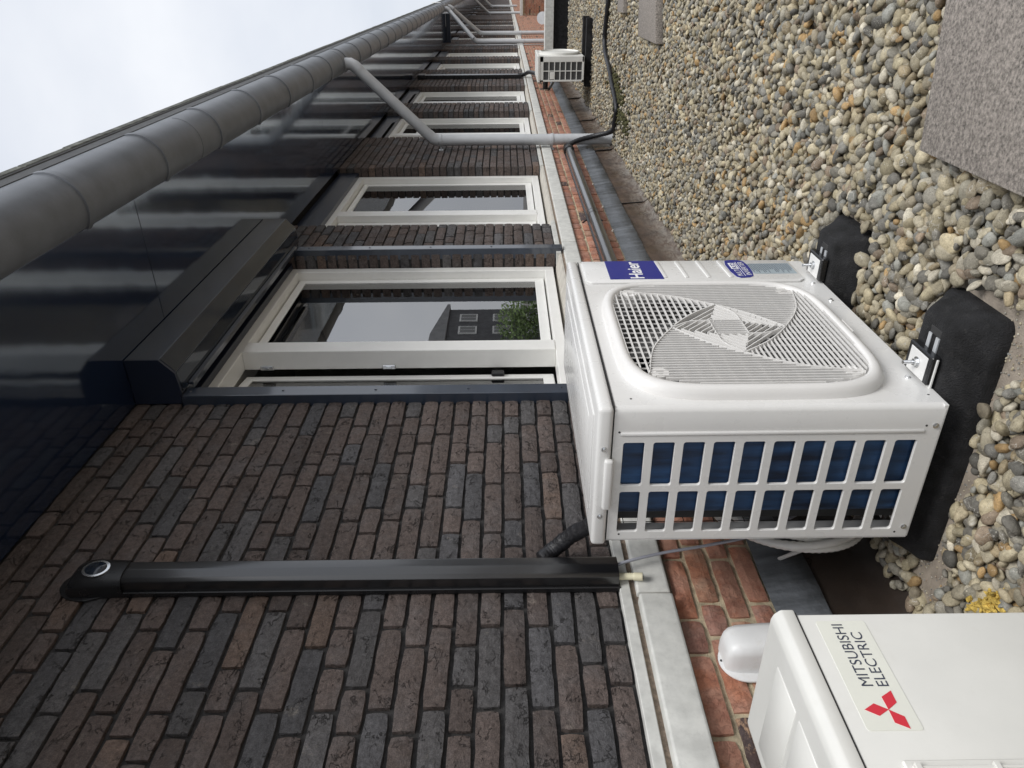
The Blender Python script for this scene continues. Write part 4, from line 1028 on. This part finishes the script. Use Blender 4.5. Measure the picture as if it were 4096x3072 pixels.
def scatter(y0, y1, x0, x1, sp, amin, amax, layers, seed):
    r = random.Random(seed)
    for li, (zc_, keep) in enumerate(layers):
        ny = int((y1-y0)/(sp*.866)); nx = int((x1-x0)/sp)
        for j in range(ny):
            for i in range(nx):
                if r.random() > keep: continue
                x = x0+(i+.5*(j % 2)+li*.33)*sp+r.uniform(-.42, .42)*sp; y = y0+(j+li*.4)*sp*.866+r.uniform(-.42, .42)*sp
                if not region_ok(x, y): continue
                if sp < .05 and abs(x-1.33) < .25 and 1.27 < y < 1.72 and y < 1.72: 
                    if x > 1.085: continue
                a = amin*(.62 if r.random() < .16 else 1)+(amax-amin)*r.random()**1.5; ratio = r.uniform(.52, .90); flat = r.uniform(.36, .62)
                t = .45 if li == 0 else .52
                c = r.choice(STC); k = r.uniform(.58, 1.12); c = (c[0], c[1]*.975, c[2]*.90)
                P.append((x, y, zc_+r.uniform(-.003, .004)+ (a*flat-.009)*.4, a, a*ratio, a*flat, r.uniform(0, 6.28), r.gauss(0, t), r.gauss(0, t), c[0]*k, c[1]*k, c[2]*k, li))
scatter(.35, 3.1, .03, 1.75, .0285, .0140, .0275, ((-1.014, 1.0), (-1.003, .85), (-.992, .50)), 1)
scatter(3.1, 6.2, .03, 1.95, .030, .0135, .024, ((-1.010, 1.0), (-.998, .75)), 2)
scatter(6.2, 12.85, .03, 2.4, .036, .015, .026, ((-1.006, 1.0), (-.994, .55)), 3)
P = np.array(P)
# gravel bed is part of the roof setting
gb = empty('gravel_bed', (1, 3, -1.02), None, None, None, 'structure')
dist = np.sqrt((P[:, 0]-1.44)**2+P[:, 1]**2+1.0)
vis = np.zeros(len(P), bool)
for i in range(len(P)):
    if P[i, 1] > 2.9 or P[i, 12] == 0: continue
    u, v = proj((P[i, 0], P[i, 1], P[i, 2]))
    if not (-40 < u < 4140 and -40 < v < 3110): continue
    x, y = P[i, 0], P[i, 1]
    if x > .80 or (y < 1.36 and v < 2450 and u > 3500): vis[i] = True
idx = np.where(vis)[0]; idx = idx[np.argsort(dist[idx])][:300]; chosen = set(idx.tolist())
def rotm(yaw, a, b):
    return Matrix.Rotation(yaw, 3, 'Z') @ Matrix.Rotation(a, 3, 'X') @ Matrix.Rotation(b, 3, 'Y')
pm = []
for k, (V, F) in enumerate(VH):
    me = bpy.data.meshes.new('pebble'); me.from_pydata(V.tolist(), [], F.tolist()); me.polygons.foreach_set('use_smooth', [True]*len(me.polygons)); me.materials.append(M['peb']); pm.append(me)
for n_i, i in enumerate(sorted(chosen)):
    p = P[i]; o = bpy.data.objects.new('pebble', pm[n_i % len(pm)]); COL.objects.link(o); o.parent = gb; o.matrix_parent_inverse = Matrix.Translation(-Vector(gb.location))
    o.location = p[:3]; o.rotation_euler = rotm(p[6], p[7], p[8]).to_euler(); o.scale = (p[3], p[4], p[5]); o.color = (p[9], p[10], p[11], 1)
def mass(sel, protos, name):
    Vs, Fs, Cs = [], [], []; base = 0
    for gi, (V, F) in enumerate(protos):
        ii = sel[gi::len(protos)]
        if len(ii) == 0: continue
        p = P[ii]; n = len(ii)
        cy_, sy_ = np.cos(p[:, 6]), np.sin(p[:, 6]); ca, sa = np.cos(p[:, 7]), np.sin(p[:, 7]); cb_, sb = np.cos(p[:, 8]), np.sin(p[:, 8])
        v = V[None]*p[:, None, 3:6]
        x, y, z = v[..., 0], v[..., 1], v[..., 2]
        x, z = cb_[:, None]*x+sb[:, None]*z, -sb[:, None]*x+cb_[:, None]*z
        y, z = ca[:, None]*y-sa[:, None]*z, sa[:, None]*y+ca[:, None]*z
        x, y = cy_[:, None]*x-sy_[:, None]*y, sy_[:, None]*x+cy_[:, None]*y
        v = np.stack([x, y, z], -1)+p[:, None, :3]
        Vs.append(v.reshape(-1, 3)); Fs.append((F[None]+base+(np.arange(n)*len(V))[:, None, None]).reshape(-1, 3)); base += n*len(V)
        Cs.append(np.repeat(np.concatenate([p[:, 9:12], np.ones((n, 1))], 1), len(V), 0))
    V = np.concatenate(Vs).astype(np.float32); F = np.concatenate(Fs).astype(np.int32); C_ = np.concatenate(Cs).astype(np.float32)
    me = bpy.data.meshes.new(name); me.vertices.add(len(V)); me.vertices.foreach_set('co', V.ravel())
    me.loops.add(len(F)*3); me.loops.foreach_set('vertex_index', F.ravel()); me.polygons.add(len(F))
    me.polygons.foreach_set('loop_start', np.arange(0, len(F)*3, 3, dtype=np.int32)); me.polygons.foreach_set('use_smooth', np.ones(len(F), bool))
    at = me.attributes.new('bc', 'FLOAT_COLOR', 'POINT'); at.data.foreach_set('color', C_.ravel()); me.update(); me.validate()
    o = link(name, me, 'peb_a', gb); o['kind'] = 'stuff'; return o
rest = np.array([i for i in range(len(P)) if i not in chosen])
mass(rest[P[rest, 1] < 3.1], VM, 'gravel'); mass(rest[(P[rest, 1] >= 3.1) & (P[rest, 1] < 6.2)], VM[:8], 'gravel'); mass(rest[P[rest, 1] >= 6.2], VL, 'gravel')
# grit on the bare sand
gp = []
for _ in range(900):
    x = random.uniform(.08, .92); y = random.uniform(1.2, 1.40)
    gp.append((x, y, -1.021, *([random.uniform(.0012, .0038)]*2), random.uniform(.001, .003), random.uniform(0, 6), 0, 0, *random.choice(STC), 0))
Pold = P; P = np.array(gp); mass(np.arange(len(P)), VL[:4], 'grit'); P = Pold

# moss by the hose
ms = bmesh.new(); rr = random.Random(8)
for _ in range(420):
    t = rr.random(); cx_, cy_ = (.50, 6.95) if rr.random() < .55 else (.36, 6.55) if rr.random() < .6 else (.62, 7.15)
    x = rr.gauss(cx_, .045); y = rr.gauss(cy_, .22)
    if abs(x-.44) < .02: continue
    m_ = Matrix.Translation((x, y, -.985+rr.uniform(-.006, .004))) @ Matrix.Diagonal((rr.uniform(.010, .022), rr.uniform(.012, .03), rr.uniform(.008, .014), 1))
    bmesh.ops.create_icosphere(ms, subdivisions=1, radius=1.0, matrix=m_)
me = bpy.data.meshes.new('moss'); ms.to_mesh(me); ms.free(); me.polygons.foreach_set('use_smooth', [True]*len(me.polygons))
o = link('moss', me, 'moss'); tag(o, 'brown green moss growing between the pebbles along the hose', 'moss', None, 'stuff')

# yellow insulation tuft
wl = bmesh.new(); rr = random.Random(4)
for _ in range(60):
    a = rr.uniform(-1, 1); x = .285+a*.035+rr.gauss(0, .007); y = 1.108-a*.020+rr.gauss(0, .010)
    m_ = Matrix.Translation((x, y, -.990+rr.uniform(-.004, .010))) @ Matrix.Rotation(rr.gauss(-.6, .5), 4, 'Z') @ Matrix.Rotation(rr.gauss(0, .4), 4, 'Y') @ Matrix.Diagonal((rr.uniform(.010, .024), rr.uniform(.003, .008), rr.uniform(.003, .006), 1))
    bmesh.ops.create_icosphere(wl, subdivisions=2, radius=1.0, matrix=m_)
for v in wl.verts: v.co += Vector((mnoise.noise(v.co*160), mnoise.noise(v.co*160+Vector((9, 0, 0))), mnoise.noise(v.co*160+Vector((0, 9, 0)))))*.003
me = bpy.data.meshes.new('insulation_tuft'); wl.to_mesh(me); wl.free()
o = link('insulation_tuft', me, 'wool'); tag(o, 'torn yellow tuft of mineral wool lying on the gravel between the two near units', 'insulation')

# ------------------------------------------------------------------ across the street (seen only in the window panes)
oh = empty('house', (20, 45, -3.6), 'dark grey house across the street, mirrored in the window panes', 'house')
B().box(20, 28, 30, 50.6, -3.6, 4.3).done('wall', 'oppwall', oh)
B().prism([(29.6, 4.3), (51.2, 4.3), (51.2, 4.5), (46.0, 5.4), (30, 5.4)], 'x', 19.8, 28).done('roof', 'opproof', oh)
for yy_ in (33, 36.5, 40, 43, 46.3, 48.4):
    for zz_ in (-2.6, -.2, 2.2):
        wo = B().box(19.93, 20.02, yy_, yy_+1.2, zz_, zz_+1.3).done('window', 'frame', oh)
        B().box(19.915, 19.94, yy_+.12, yy_+.56, zz_+.12, zz_+1.18).box(19.915, 19.94, yy_+.64, yy_+1.08, zz_+.12, zz_+1.18).done('pane', 'blind', wo)
tr = empty('tree', (17, 41.5, -3.6), 'leafy green tree across the street, mirrored in the nearest window', 'tree')
B().cyl((17, 41.5, -3.6), (17, 41.5, -1.2), .16, .08, 8).done('trunk', 'bark', tr)
tb = bmesh.new(); rr = random.Random(2)
for _ in range(1500):
    d = Vector((rr.gauss(0, 1), rr.gauss(0, 1), rr.gauss(0, 1))); d = d.normalized()*rr.random()**.4*1.9; c = Vector((17, 41.5, -.9))+Vector((d.x, d.y, d.z*.85))
    u_ = Vector((rr.gauss(0, 1), rr.gauss(0, 1), rr.gauss(0, 1))).normalized()*.12; v_ = u_.orthogonal().normalized()*.08
    tb.faces.new([tb.verts.new(c+q) for q in (u_, v_, -u_, -v_)])
me = bpy.data.meshes.new('crown'); tb.to_mesh(me); tb.free(); link('crown', me, 'leaf', tr)
